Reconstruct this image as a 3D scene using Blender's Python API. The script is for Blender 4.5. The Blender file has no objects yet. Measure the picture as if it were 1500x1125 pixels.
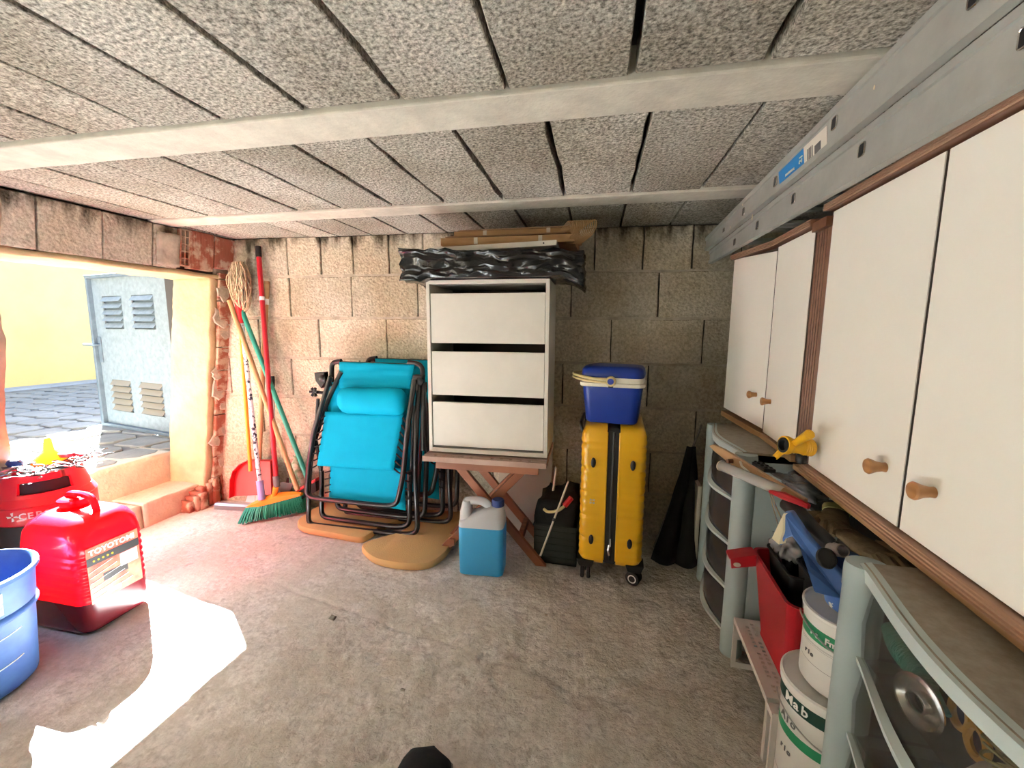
import bpy, bmesh, math, random
from math import sin, cos, pi, radians, sqrt, atan2
from mathutils import Vector, Matrix, noise
random.seed(7)
sc = bpy.context.scene
col = sc.collection
V = Vector
# ------------------------------------------------------------------ camera
FPX = 615.0; PITCH = radians(7.6); YAW = radians(13.9); ROLL = radians(0.3); CAMH = 0.96
C0 = V((0, 0, CAMH))
FW = V((-sin(YAW)*cos(PITCH), cos(YAW)*cos(PITCH), -sin(PITCH)))
RT = V((cos(YAW), sin(YAW), 0)); UP = RT.cross(FW)
RT, UP = RT*cos(ROLL)+UP*sin(ROLL), -RT*sin(ROLL)+UP*cos(ROLL)
cd = bpy.data.cameras.new('camera'); cam = bpy.data.objects.new('camera', cd); col.objects.link(cam)
cd.sensor_width = 36.0; cd.lens = FPX/1500*36.0; cd.clip_start = 0.02; cd.clip_end = 200
M = Matrix((RT, UP, -FW)).transposed().to_4x4(); M.translation = C0
cam.matrix_world = M
sc.camera = cam
# ------------------------------------------------------------------ light
SUN_D = V((1.06, -.70, -1)).normalized()
w = bpy.data.worlds.new('sky'); sc.world = w; w.use_nodes = True
wn = w.node_tree.nodes; wl = w.node_tree.links
sky = wn.new('ShaderNodeTexSky'); sky.sky_type = 'NISHITA'; sky.sun_disc = False
sky.sun_elevation = radians(40); sky.sun_rotation = atan2(-SUN_D.x, -SUN_D.y); sky.altitude = 20
bgn = wn['Background']; wl.new(sky.outputs[0], bgn.inputs[0]); bgn.inputs[1].default_value = 0.30
sl = bpy.data.lights.new('sun', 'SUN'); sl.energy = 62.0; sl.angle = radians(0.55); sl.color = (.85, 1, 1.12)
so = bpy.data.objects.new('sun', sl); col.objects.link(so)
so.rotation_euler = SUN_D.to_track_quat('-Z', 'Y').to_euler(); so.location = (-6, 5, 6)
sc.view_settings.view_transform = 'Standard'; sc.view_settings.look = 'None'
sc.view_settings.gamma = 1.0; sc.view_settings.use_curve_mapping = False
sc.view_settings.exposure = 2.42
# ------------------------------------------------------------------ locating points of the place
def ray(px, py): return FW + RT*((px-750)/FPX) - UP*((py-562.5)/FPX)
def onp(px, py, p0, n):
    d = ray(px, py); n = V(n); return C0 + d*((V(p0)-C0).dot(n)/d.dot(n))
def onz(px, py, z=0.0): return onp(px, py, (0, 0, z), (0, 0, 1))
def onx(px, py, x): return onp(px, py, (x, 0, 0), (1, 0, 0))
def ony(px, py, y): return onp(px, py, (0, y, 0), (0, 1, 0))
WN = V((-.0862, 1, 0)); WP = V((-1.893, 1.803, 0))
def wy(x): return 1.803 + .0862*(x+1.893)           # back wall face
def onw(px, py, off=0.0): return onp(px, py, WP - V((0, off, 0)), WN)
# ------------------------------------------------------------------ materials
def mat(name, c=(.5, .5, .5), rough=.6, metal=0.0, var=0.0, vs=8.0, bump=0.0, bs=60.0, c2=None, detail=4.0, coat=0.0, trans=0.0, ior=1.45, alpha=None, spec=None, stretch=None, lo=.35, hi=.65):
    m = bpy.data.materials.new(name); m.use_nodes = True
    nt = m.node_tree; b = nt.nodes['Principled BSDF']; N = nt.nodes.new; L = nt.links.new
    b.inputs['Base Color'].default_value = (*c, 1); b.inputs['Roughness'].default_value = rough; b.inputs['Metallic'].default_value = metal
    b.inputs['IOR'].default_value = ior
    if coat: b.inputs['Coat Weight'].default_value = coat
    if trans: b.inputs['Transmission Weight'].default_value = trans
    if spec is not None: b.inputs['Specular IOR Level'].default_value = spec
    if alpha is not None: b.inputs['Alpha'].default_value = alpha
    if var or bump or c2:
        tc = N('ShaderNodeTexCoord'); mp = N('ShaderNodeMapping'); L(tc.outputs['Object'], mp.inputs[0])
        if stretch: mp.inputs['Scale'].default_value = stretch
        if var or c2:
            nz = N('ShaderNodeTexNoise'); nz.inputs['Scale'].default_value = vs; nz.inputs['Detail'].default_value = detail; nz.inputs['Roughness'].default_value = .62
            L(mp.outputs[0], nz.inputs['Vector'])
            rp = N('ShaderNodeValToRGB'); L(nz.outputs[0], rp.inputs[0])
            rp.color_ramp.elements[0].position = lo; rp.color_ramp.elements[1].position = hi
            if c2: a, d = c, c2
            else: a = tuple(x*(1-var) for x in c); d = tuple(min(1, x*(1+var)) for x in c)
            rp.color_ramp.elements[0].color = (*a, 1); rp.color_ramp.elements[1].color = (*d, 1)
            L(rp.outputs[0], b.inputs['Base Color'])
        if bump:
            n2 = N('ShaderNodeTexNoise'); n2.inputs['Scale'].default_value = bs; n2.inputs['Detail'].default_value = 3
            L(mp.outputs[0], n2.inputs['Vector'])
            bp = N('ShaderNodeBump'); bp.inputs['Strength'].default_value = 1; bp.inputs['Distance'].default_value = bump
            L(n2.outputs[0], bp.inputs['Height']); L(bp.outputs[0], b.inputs['Normal'])
    return m
def granular(name, ca, cb, vs, dist, stain=None, world=True, second=None):
    """porous aggregate concrete: fine light and dark grains with relief, plus broad tonal drift"""
    m = bpy.data.materials.new(name); m.use_nodes = True
    nt = m.node_tree; b = nt.nodes['Principled BSDF']; N = nt.nodes.new; L = nt.links.new
    b.inputs['Roughness'].default_value = .95; b.inputs['Specular IOR Level'].default_value = .15
    g = N('ShaderNodeNewGeometry'); P = g.outputs['Position']
    n1 = N('ShaderNodeTexNoise'); n1.inputs['Scale'].default_value = vs; n1.inputs['Detail'].default_value = 5; n1.inputs['Roughness'].default_value = .7; L(P, n1.inputs['Vector'])
    vo = N('ShaderNodeTexVoronoi'); vo.inputs['Scale'].default_value = vs*1.1; L(P, vo.inputs['Vector'])
    r1 = N('ShaderNodeValToRGB'); r1.color_ramp.elements[0].position = .36; r1.color_ramp.elements[1].position = .62
    r1.color_ramp.elements[0].color = (*ca, 1); r1.color_ramp.elements[1].color = (*cb, 1); L(n1.outputs[0], r1.inputs[0])
    n2 = N('ShaderNodeTexNoise'); n2.inputs['Scale'].default_value = 3.0; n2.inputs['Detail'].default_value = 5; L(P, n2.inputs['Vector'])
    r2 = N('ShaderNodeValToRGB'); r2.color_ramp.elements[0].position = .38; r2.color_ramp.elements[1].position = .66
    s = second or (.78, .74, .68)
    r2.color_ramp.elements[0].color = (*s, 1); r2.color_ramp.elements[1].color = (1, 1, 1, 1); L(n2.outputs[0], r2.inputs[0])
    mx = N('ShaderNodeMix'); mx.data_type = 'RGBA'; mx.blend_type = 'MULTIPLY'; mx.inputs['Factor'].default_value = 1
    L(r1.outputs[0], mx.inputs[6]); L(r2.outputs[0], mx.inputs[7])
    out = mx.outputs[2]
    oi = N('ShaderNodeObjectInfo'); hm = N('ShaderNodeMapRange'); hm.inputs[3].default_value = .86; hm.inputs[4].default_value = 1.1
    L(oi.outputs['Random'], hm.inputs[0])
    m2 = N('ShaderNodeMix'); m2.data_type = 'RGBA'; m2.blend_type = 'MULTIPLY'; m2.inputs['Factor'].default_value = 1
    L(out, m2.inputs[6]); L(hm.outputs[0], m2.inputs[7]); out = m2.outputs[2]
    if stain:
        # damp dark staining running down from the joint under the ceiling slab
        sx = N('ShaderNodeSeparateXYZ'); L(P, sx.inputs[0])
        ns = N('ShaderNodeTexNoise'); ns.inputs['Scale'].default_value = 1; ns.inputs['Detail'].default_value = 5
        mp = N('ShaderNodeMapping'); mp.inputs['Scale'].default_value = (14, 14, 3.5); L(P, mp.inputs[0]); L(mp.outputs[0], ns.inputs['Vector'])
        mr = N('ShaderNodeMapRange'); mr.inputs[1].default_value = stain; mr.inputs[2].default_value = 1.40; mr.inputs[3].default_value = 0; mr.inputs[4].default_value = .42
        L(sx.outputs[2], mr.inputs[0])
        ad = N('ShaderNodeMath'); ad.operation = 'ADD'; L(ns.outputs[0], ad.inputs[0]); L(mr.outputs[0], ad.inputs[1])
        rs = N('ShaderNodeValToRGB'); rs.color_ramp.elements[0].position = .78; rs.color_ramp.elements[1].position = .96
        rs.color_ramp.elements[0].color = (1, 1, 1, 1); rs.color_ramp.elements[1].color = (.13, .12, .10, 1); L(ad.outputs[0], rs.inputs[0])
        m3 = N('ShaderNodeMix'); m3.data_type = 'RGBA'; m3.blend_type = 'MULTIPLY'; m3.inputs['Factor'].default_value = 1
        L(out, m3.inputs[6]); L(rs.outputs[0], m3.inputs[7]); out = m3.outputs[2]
    L(out, b.inputs['Base Color'])
    sb = N('ShaderNodeMath'); sb.operation = 'SUBTRACT'; L(n1.outputs[0], sb.inputs[0]); L(vo.outputs[0], sb.inputs[1])
    bp = N('ShaderNodeBump'); bp.inputs['Strength'].default_value = 1; bp.inputs['Distance'].default_value = dist
    L(sb.outputs[0], bp.inputs['Height']); L(bp.outputs[0], b.inputs['Normal'])
    return m
MT = {}
# ------------------------------------------------------------------ mesh helpers
MW = {}
def wmat(o): return MW.get(o.name, Matrix()) if o else Matrix()
class MB:
    def __init__(s): s.bm = bmesh.new()
    def _add(s, vs, fs, M=None):
        bv = [s.bm.verts.new(M @ V(v) if M else V(v)) for v in vs]
        for f in fs:
            try: s.bm.faces.new([bv[i] for i in f])
            except ValueError: pass
        return bv
    def box(s, a, b, M=None, jit=0.0):
        x0, y0, z0 = a; x1, y1, z1 = b
        j = lambda: random.uniform(-jit, jit) if jit else 0
        vs = [(x+j(), y+j(), z+j()) for z in (z0, z1) for x, y in ((x0, y0), (x1, y0), (x1, y1), (x0, y1))]
        s._add(vs, [(3, 2, 1, 0), (4, 5, 6, 7), (0, 1, 5, 4), (1, 2, 6, 5), (2, 3, 7, 6), (3, 0, 4, 7)], M); return s
    def slab(s, poly, d):                       # poly of 3D points extruded by vector d
        n = len(poly); d = V(d); vs = [V(p) for p in poly]+[V(p)+d for p in poly]
        s._add(vs, [tuple(range(n-1, -1, -1)), tuple(range(n, 2*n))]+[(i, (i+1) % n, n+(i+1) % n, n+i) for i in range(n)]); return s
    def loft(s, rings, closed=True, cap=True):
        n = len(rings[0]); vs = [p for r in rings for p in r]; fs = []
        for k in range(len(rings)-1):
            for i in range(n if closed else n-1):
                a, b = k*n+i, k*n+(i+1) % n; fs.append((a, b, b+n, a+n))
        if cap and closed: fs += [tuple(range(n-1, -1, -1)), tuple(range((len(rings)-1)*n, len(rings)*n))]
        s._add(vs, fs); return s
    def lathe(s, prof, n=24, M=None, sx=1, sy=1, cap=True):
        M = M or Matrix()
        return s.loft([[M @ V((r*cos(2*pi*i/n)*sx, r*sin(2*pi*i/n)*sy, z)) for i in range(n)] for r, z in prof], cap=cap)
    def tube(s, pts, r, n=8, closed=False, cap=True):
        pts = [V(p) for p in pts]; m = len(pts); rings = []; up = None
        for i, p in enumerate(pts):
            a = pts[(i-1) % m] if closed or i > 0 else p; b = pts[(i+1) % m] if closed or i < m-1 else p
            t = (b-a).normalized() if (b-a).length > 1e-9 else V((0, 0, 1))
            if up is None:
                up = t.orthogonal().normalized()
            up = (up - t*up.dot(t)); up = up.normalized() if up.length > 1e-6 else t.orthogonal().normalized()
            q = t.cross(up); rr = r[i] if isinstance(r, (list, tuple)) else r
            rings.append([p+up*(rr*cos(2*pi*k/n))+q*(rr*sin(2*pi*k/n)) for k in range(n)])
        if closed: rings.append(rings[0])
        return s.loft(rings, cap=cap and not closed)
    def rbox(s, c, size, r, M=None, seg=4, taper=1.0, rz=None):      # rounded box, vertical axis; taper scales the bottom
        cx, cy, cz = c; sx, sy, sz = (v/2 for v in size); rz = rz if rz is not None else r
        def ring(z, ins, k):
            out = []
            for q, (ux, uy) in enumerate(((1, 1), (-1, 1), (-1, -1), (1, -1))):
                for i in range(seg+1):
                    a = q*pi/2 + i*pi/2/seg
                    out.append(V((cx+((sx-r)*ux+(r-ins)*cos(a) if r > ins else (sx-ins)*ux)*k, cy+((sy-r)*uy+(r-ins)*sin(a) if r > ins else (sy-ins)*uy)*k, z)))
            return out
        rings = []
        kf = lambda z: taper+(1-taper)*((z-(cz-sz))/(2*sz))
        for i in range(seg+1):
            a = pi/2*i/seg; z = cz-sz+rz*(1-sin(a)); rings.append(ring(z, rz*(1-cos(a)), kf(z)))
        rings = rings[::-1] if rings[0][0].z > rings[-1][0].z else rings
        up = []
        for i in range(seg+1):
            a = pi/2*i/seg; z = cz+sz-rz*(1-sin(a)); up.append(ring(z, rz*(1-cos(a)), kf(z)))
        up = up if up[0][0].z < up[-1][0].z else up[::-1]
        rings += up
        if M: rings = [[M @ p for p in g] for g in rings]
        return s.loft(rings)
    def build(s, name, m, parent=None, smooth=False, bevel=0.0, world=False, mods=None, bseg=2, label=None):
        if world and parent:
            I = wmat(parent).inverted(); bmesh.ops.transform(s.bm, matrix=I, verts=s.bm.verts)
        bmesh.ops.remove_doubles(s.bm, verts=s.bm.verts, dist=1e-6)
        bmesh.ops.recalc_face_normals(s.bm, faces=s.bm.faces)
        me = bpy.data.meshes.new(name); s.bm.to_mesh(me); s.bm.free()
        ms = m if isinstance(m, (list, tuple)) else [m]
        for x in ms: me.materials.append(MT[x] if isinstance(x, str) else x)
        o = bpy.data.objects.new(name, me); col.objects.link(o)
        if parent: o.parent = parent; MW[o.name] = wmat(parent)
        if bevel:
            b = o.modifiers.new('bevel', 'BEVEL'); b.width = bevel; b.segments = bseg; b.limit_method = 'ANGLE'; b.angle_limit = radians(35)
        if smooth:
            for p in me.polygons: p.use_smooth = True
            if smooth != 'all':
                try: me.set_sharp_from_angle(angle=radians(40))
                except Exception: pass
        if label: o['label'] = label
        return o
def thing(name, label, cat, loc=(0, 0, 0), rz=0.0, group=None, kind=None, rot=None):
    o = bpy.data.objects.new(name, None); col.objects.link(o); o.empty_display_size = .05
    R = rot.to_4x4() if rot else Matrix.Rotation(rz, 4, 'Z')
    Mx = Matrix.Translation(V(loc)) @ R; o.matrix_world = Mx; o.location = Mx.to_translation(); o.rotation_euler = Mx.to_euler()
    MW[o.name] = Mx
    o['label'] = label; o['category'] = cat
    if group: o['group'] = group
    if kind: o['kind'] = kind
    return o
def tag(o, label, cat, group=None, kind=None):
    o['label'] = label; o['category'] = cat
    if group: o['group'] = group
    if kind: o['kind'] = kind
    return o
def struct(o): o['kind'] = 'structure'; return o
def nz(p, s=1.0): return noise.noise(V(p)*s)
def spline(pts, n=8, closed=False):
    P = [V(p) for p in pts]; m = len(P); out = []
    rng = range(m) if closed else range(m-1)
    for i in rng:
        p0 = P[(i-1) % m] if closed or i > 0 else P[i]; p1 = P[i]; p2 = P[(i+1) % m]; p3 = P[(i+2) % m] if closed or i < m-2 else P[(i+1) % m]
        for k in range(n):
            t = k/n
            out.append(.5*((2*p1)+(p2-p0)*t+(2*p0-5*p1+4*p2-p3)*t*t+(3*p1-p0-3*p2+p3)*t*t*t))
    if not closed: out.append(P[-1])
    return out
def roundpath(pts, r, n=5, closed=False):       # polyline with rounded corners
    P = [V(p) for p in pts]; m = len(P); out = []
    for i, p in enumerate(P):
        if not closed and i in (0, m-1): out.append(p); continue
        a = P[(i-1) % m]-p; b = P[(i+1) % m]-p; rr = min(r, a.length*.48, b.length*.48)
        p0 = p+a.normalized()*rr; p1 = p+b.normalized()*rr
        for k in range(n+1):
            t = k/n; out.append(p0*(1-t)**2+p*2*t*(1-t)+p1*t*t)
    return out
_fonts = {}
def text(s, size, name, m, parent, M, depth=.0006, bold=0.0, sx=1.0, shear=0.0):
    cu = bpy.data.curves.new(name, 'FONT'); cu.body = s; cu.size = size; cu.extrude = depth; cu.offset = bold; cu.align_x = 'CENTER'; cu.align_y = 'CENTER'; cu.resolution_u = 2; cu.shear = shear
    t = bpy.data.objects.new(name, cu); col.objects.link(t); bpy.context.view_layer.update()
    me = bpy.data.meshes.new_from_object(t); bpy.data.objects.remove(t)
    me.transform(wmat(parent).inverted() @ M @ Matrix.Diagonal((sx, 1, 1, 1)))
    me.materials.clear(); me.materials.append(MT[m])
    o = bpy.data.objects.new(name, me); col.objects.link(o); o.parent = parent; return o
def frame3(o, x, y):                              # matrix with origin o, x and y axes (orthogonalised)
    x = V(x).normalized(); y = V(y); y = (y-x*y.dot(x)).normalized(); z = x.cross(y)
    Mx = Matrix((x, y, z)).transposed().to_4x4(); Mx.translation = V(o); return Mx
# ------------------------------------------------------------------ material table
MT['ceil_block'] = granular('aggregate_ceiling_block', (.14, .13, .108), (.66, .62, .54), 130, .0028, second=(.72, .69, .64))
MT['beam'] = mat('cast_concrete_beam', (.52, .48, .40), .85, var=.12, vs=14, bump=.0015, bs=90)
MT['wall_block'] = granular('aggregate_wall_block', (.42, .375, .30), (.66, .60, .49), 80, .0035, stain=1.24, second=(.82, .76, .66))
MT['mortar'] = mat('wall_mortar', (.42, .36, .28), .95, var=.2, vs=20, bump=.004, bs=50)
MT['dark_gap'] = mat('shadowed_slab_underside', (.05, .045, .04), .95)
MT['plaster'] = mat('yellow_plaster', (.40, .30, .16), .9, c2=(.48, .37, .205), vs=9, bump=.005, bs=38)
MT['old_plaster'] = mat('old_grey_plaster', (.42, .34, .25), .95, c2=(.60, .47, .32), vs=7, bump=.006, bs=28)
MT['sill'] = mat('sill_render', (.48, .38, .27), .95, c2=(.58, .45, .31), vs=9, bump=.004, bs=45)
MT['brick'] = mat('red_hollow_brick', (.33, .10, .055), .9, c2=(.48, .33, .22), vs=12, bump=.004, bs=40, lo=.50, hi=.60)
MT['brick_rib'] = mat('ribbed_red_brick', (.34, .11, .065), .9, c2=(.52, .38, .27), vs=16, bump=.001, bs=80, lo=.47, hi=.58)
MT['pave'] = mat('stamped_paving', (.20, .185, .16), .9, var=.16, vs=5, bump=.006, bs=18)
MT['pave_base'] = mat('paving_joint', (.15, .13, .11), .95, var=.1, vs=9)
MT['kerb'] = mat('grey_paving_border', (.28, .27, .26), .9, var=.08, vs=6)
MT['yellow_wall'] = mat('yellow_render', (.50, .34, .12), .9, c2=(.55, .39, .145), vs=2, bump=.002, bs=50)
MT['galv'] = mat('galvanised_sheet', (.13, .155, .165), .5, .1, c2=(.18, .205, .215), vs=30, bump=.0006, bs=120)
MT['galv_dark'] = mat('galvanised_frame', (.10, .125, .145), .5, .2, var=.15, vs=20)
MT['louver_tan'] = mat('dusty_louver', (.17, .145, .11), .7, .1)
# floor: worn concrete, smooth greyish screed on the left, scabbed brown-grey on the right, pinkish brick dust by the step
def floor_mat():
    m = bpy.data.materials.new('worn_concrete_floor'); m.use_nodes = True
    nt = m.node_tree; b = nt.nodes['Principled BSDF']; N = nt.nodes.new; L = nt.links.new
    b.inputs['Roughness'].default_value = .9; b.inputs['Specular IOR Level'].default_value = .2
    P = N('ShaderNodeNewGeometry').outputs['Position']
    def noi(s, d=5, r=.6):
        n = N('ShaderNodeTexNoise'); n.inputs['Scale'].default_value = s; n.inputs['Detail'].default_value = d; n.inputs['Roughness'].default_value = r; L(P, n.inputs['Vector']); return n.outputs[0]
    def ramp(v, a, b_, ca, cb):
        r = N('ShaderNodeValToRGB'); r.color_ramp.elements[0].position = a; r.color_ramp.elements[1].position = b_
        r.color_ramp.elements[0].color = (*ca, 1); r.color_ramp.elements[1].color = (*cb, 1); L(v, r.inputs[0]); return r.outputs[0]
    def mix(f, a, b_, mode='MIX'):
        x = N('ShaderNodeMix'); x.data_type = 'RGBA'; x.blend_type = mode
        if isinstance(f, float): x.inputs[0].default_value = f
        else: L(f, x.inputs[0])
        L(a, x.inputs[6]); L(b_, x.inputs[7]); return x.outputs[2]
    base = ramp(noi(2.2), .35, .65, (.62, .56, .495), (.88, .83, .76))
    sx = N('ShaderNodeSeparateXYZ'); L(P, sx.inputs[0])
    def mr(v, a, b_, c, d):
        q = N('ShaderNodeMapRange'); q.inputs[1].default_value = a; q.inputs[2].default_value = b_; q.inputs[3].default_value = c; q.inputs[4].default_value = d; L(v, q.inputs[0]); return q.outputs[0]
    # pink dust where the brick column has crumbled
    pk = N('ShaderNodeMath'); pk.operation = 'MULTIPLY'; L(mr(sx.outputs[0], -1.0, -2.0, 0, 1), pk.inputs[0]); L(mr(sx.outputs[1], 1.0, 1.6, 0.25, 1), pk.inputs[1])
    pk2 = N('ShaderNodeMath'); pk2.operation = 'MULTIPLY'; L(pk.outputs[0], pk2.inputs[0]); L(noi(6), pk2.inputs[1]); pk2.use_clamp = True
    pkc = N('ShaderNodeRGB'); pkc.outputs[0].default_value = (.56, .45, .39, 1)
    base = mix(pk2.outputs[0], base, pkc.outputs[0])
    # pale scraped cement rings and trowel marks
    n = noi(3.4, 8, .55); ab = N('ShaderNodeMath'); ab.operation = 'SUBTRACT'; L(n, ab.inputs[0]); ab.inputs[1].default_value = .5
    a2 = N('ShaderNodeMath'); a2.operation = 'ABSOLUTE'; L(ab.outputs[0], a2.inputs[0])
    pale = ramp(a2.outputs[0], 0, .022, (.5, .5, .5), (0, 0, 0))
    pc = N('ShaderNodeRGB'); pc.outputs[0].default_value = (.60, .55, .50, 1)
    base = mix(pale, base, pc.outputs[0])
    base = mix(1.0, base, ramp(noi(60, 4, .7), .3, .6, (.74, .72, .70), (1, 1, 1)), 'MULTIPLY')
    base = mix(1.0, base, ramp(noi(24, 6, .75), .38, .50, (.80, .77, .74), (1, 1, 1)), 'MULTIPLY')
    L(base, b.inputs['Base Color'])
    # patches of older, darker and yellower surface showing where the skin has come away
    base = mix(ramp(noi(5.5, 9, .62), .47, .53, (0, 0, 0), (.55, .55, .55)), base, (lambda q: (setattr(q.outputs[0], 'default_value', (.58, .52, .43, 1)), q.outputs[0])[1])(N('ShaderNodeRGB')))
    L(base, b.inputs['Base Color'])
    rough = mr(sx.outputs[0], -1.1, .2, .25, 1.0)
    n5 = noi(45, 6, .7); n6 = noi(11, 6, .6)
    ad = N('ShaderNodeMath'); ad.operation = 'MULTIPLY_ADD'; L(n6, ad.inputs[0]); ad.inputs[1].default_value = 2.2; L(n5, ad.inputs[2])
    ml = N('ShaderNodeMath'); ml.operation = 'MULTIPLY'; L(ad.outputs[0], ml.inputs[0]); L(rough, ml.inputs[1])
    bp = N('ShaderNodeBump'); bp.inputs['Distance'].default_value = .014; L(ml.outputs[0], bp.inputs['Height']); L(bp.outputs[0], b.inputs['Normal'])
    return m
MT['floor'] = floor_mat()
# ------------------------------------------------------------------ floor
def LX(z): return -2.12 + .15*z                   # inner face of the left wall leans outwards at its foot
def smooth(a, b, x):
    t = max(0, min(1, (x-a)/(b-a))); return t*t*(3-2*t)
def floor_h(x, y):
    h = .004*noise.fractal(V((x*1.5, y*1.5, 0)), 1, 2, 3)
    # screed scabbed away in the middle and right of the room: crusty broken skin with stepped edges
    edge = noise.fractal(V((x*2.2+5, y*2.2, 3)), 1, 2, 3)*.35
    k = smooth(-1.0, -.6, x + edge + .15*(1.2-y))
    t = noise.fractal(V((x*4.2, y*4.2, 7)), .75, 2, 6)
    h += k*(.0035*smooth(-.06, .03, t)+.0028*smooth(.20, .27, t)+.0022*noise.fractal(V((x*16, y*16, 7)), .6, 2, 4))-k*.004
    h += (1-k)*.0018*smooth(.12, .16, noise.fractal(V((x*3, y*3, 1)), .8, 2, 5))
    r = sqrt((x+.55)**2+(y-1.1)**2); h += .004*math.exp(-((r-.28)/.02)**2)*(.6+nz((x*9, y*9, 0)))
    # long hairline crack across the screed
    c = y-(1.19-.16*(x+1.1)+.02*nz((x*7, 0, 0))); h -= .005*math.exp(-(c/.006)**2)*smooth(-1.3, -1.1, x)*(1-smooth(.1, .3, x))
    return h
XS = [-2.42+3.32*i/400 for i in range(401)]
YS = [-1.75+2.0*j/50 for j in range(50)]+[.25+1.85*j/225 for j in range(226)]
fv = [(x, y, floor_h(x, y) if y > .2 else 0) for y in YS for x in XS]; n_ = len(XS)
fq = [(j*n_+i, j*n_+i+1, (j+1)*n_+i+1, (j+1)*n_+i) for j in range(len(YS)-1) for i in range(n_-1)]
me = bpy.data.meshes.new('floor'); me.from_pydata(fv, [], fq); me.update(); me.materials.append(MT['floor'])
for p in me.polygons: p.use_smooth = True
floor = bpy.data.objects.new('floor', me); col.objects.link(floor); struct(floor)
# crack lines cut in the screed are real grooves: thin recessed sub-slab is below, so only a few chips lie on top
# ------------------------------------------------------------------ ceiling
TH = math.atan(.045)
def ct(s, t, z): return V((s*cos(TH)-t*sin(TH), s*sin(TH)+t*cos(TH), z))
mb = MB(); mb.slab([(-2.6, -1.9, 1.452), (1.0, -1.9, 1.452), (1.0, 2.3, 1.452), (-2.6, 2.3, 1.452)], (0, 0, .1))
ceiling = struct(mb.build('ceiling', 'dark_gap'))
rowsS = {
 'A': (.295, .832, [-2.16, -1.98, -1.79, -1.60, -1.39, -1.199, -1.0, -.803, -.600, -.388, -.177, .043, .262, .475, .69, .9]),
 'B': (.962, 1.495, [-2.16, -1.95, -1.75, -1.546, -1.345, -1.135, -.95, -.745, -.545, -.330, -.12, .096, .310, .52, .73, .9]),
 'C': (1.608, 2.12, [-2.25, -2.02, -1.82, -1.623, -1.408, -1.253, -1.076, -.90, -.703, -.517, -.32, -.118, .087, .295, .51, .72, .9]),
 'Z': (-.37, .175, [-2.1+.21*i for i in range(15)]),
 'Y': (-1.03, -.49, [-2.05+.21*i for i in range(15)]),
 'X': (-1.69, -1.15, [-2.1+.21*i for i in range(15)])}
for key, (t0, t1, js) in rowsS.items():
    for i in range(len(js)-1):
        a, b = js[i], js[i+1]
        ga = .009 if (key == 'A' and i == 11) else .0035+random.random()*.002
        z = 1.402+random.uniform(-.003, .003); hole = (key == 'C' and abs(b-.087) < .01)
        mb = MB()
        pts = [(a+ga, t0+.004), (b-.004, t0+.004), (b-.004, t1-.004), (a+ga, t1-.004)]
        if hole: pts = [(a+ga, t0+.004), (b-.06, t0+.004), (b-.055, t0+.028), (b-.004, t0+.034), (b-.004, t1-.004), (a+ga, t1-.004)]
        if key in 'AB':                                 # chipped arrises: extra points along the long sides
            q = []
            for k in range(len(pts)):
                p0, p1 = pts[k], pts[(k+1) % len(pts)]; q.append(p0)
                if k in (1, 3):
                    for u in (.12, .3, .48, .62, .8, .93): q.append((p0[0]+(p1[0]-p0[0])*u + (1 if k == 3 else -1)*random.random()**3*.007, p0[1]+(p1[1]-p0[1])*u))
            pts = q
        mb.slab([ct(s, t, z) for s, t in pts], (0, 0, .07))
        mb.build('ceiling_block', 'ceil_block', ceiling, bevel=.002, bseg=1)
for t0, t1 in ((.838, .956), (1.501, 1.602), (.18, .29), (-.485, -.375), (-1.145, -1.035)):
    mb = MB(); n = 26; L0 = [];
    for k in range(n+1):
        s = -2.3+3.35*k/n; j = .0022*nz((s*9, t0*50, 0)); j2 = .0022*nz((s*9, t1*50, 4))
        L0.append([ct(s, t0+j, 1.395), ct(s, t1+j2, 1.395), ct(s, t1+j2+.006, 1.46), ct(s, t0+j-.006, 1.46)])
    mb.loft(L0); mb.build('ceiling_beam', 'beam', ceiling, bevel=.004)
# ------------------------------------------------------------------ rough slab helper
def rough_box(a, b, name, m, parent=None, res=.03, amp=.006, freq=9, lean=False, keep=False, seed=0):
    bm = bmesh.new(); n = [max(1, round((b[i]-a[i])/res)) for i in range(3)]
    def face(o, u, v, nu, nv):
        g = [[bm.verts.new(V(o)+V(u)*(i/nu)+V(v)*(j/nv)) for i in range(nu+1)] for j in range(nv+1)]
        for j in range(nv):
            for i in range(nu): bm.faces.new((g[j][i], g[j][i+1], g[j+1][i+1], g[j+1][i]))
    dx, dy, dz = (V((b[0]-a[0], 0, 0)), V((0, b[1]-a[1], 0)), V((0, 0, b[2]-a[2]))); A = V(a)
    face(A, dx, dz, n[0], n[2]); face(A+dy, dx, dz, n[0], n[2]); face(A, dy, dz, n[1], n[2]); face(A+dx, dy, dz, n[1], n[2])
    face(A, dx, dy, n[0], n[1]); face(A+dz, dx, dy, n[0], n[1])
    bmesh.ops.remove_doubles(bm, verts=bm.verts, dist=1e-5); bmesh.ops.recalc_face_normals(bm, faces=bm.faces)
    for v in bm.verts:
        p = v.co; d = noise.noise_vector(V((p.x*freq+seed, p.y*freq, p.z*freq)))*amp + noise.noise_vector(V((p.x*freq*4, p.y*freq*4+seed, p.z*freq*4)))*amp*.35
        v.co = p + d
        if lean: v.co.x += .15*v.co.z
    me = bpy.data.meshes.new(name); bm.to_mesh(me); bm.free(); me.materials.append(MT[m])
    for p in me.polygons: p.use_smooth = True
    o = bpy.data.objects.new(name, me); col.objects.link(o); o.parent = parent; return o
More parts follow.
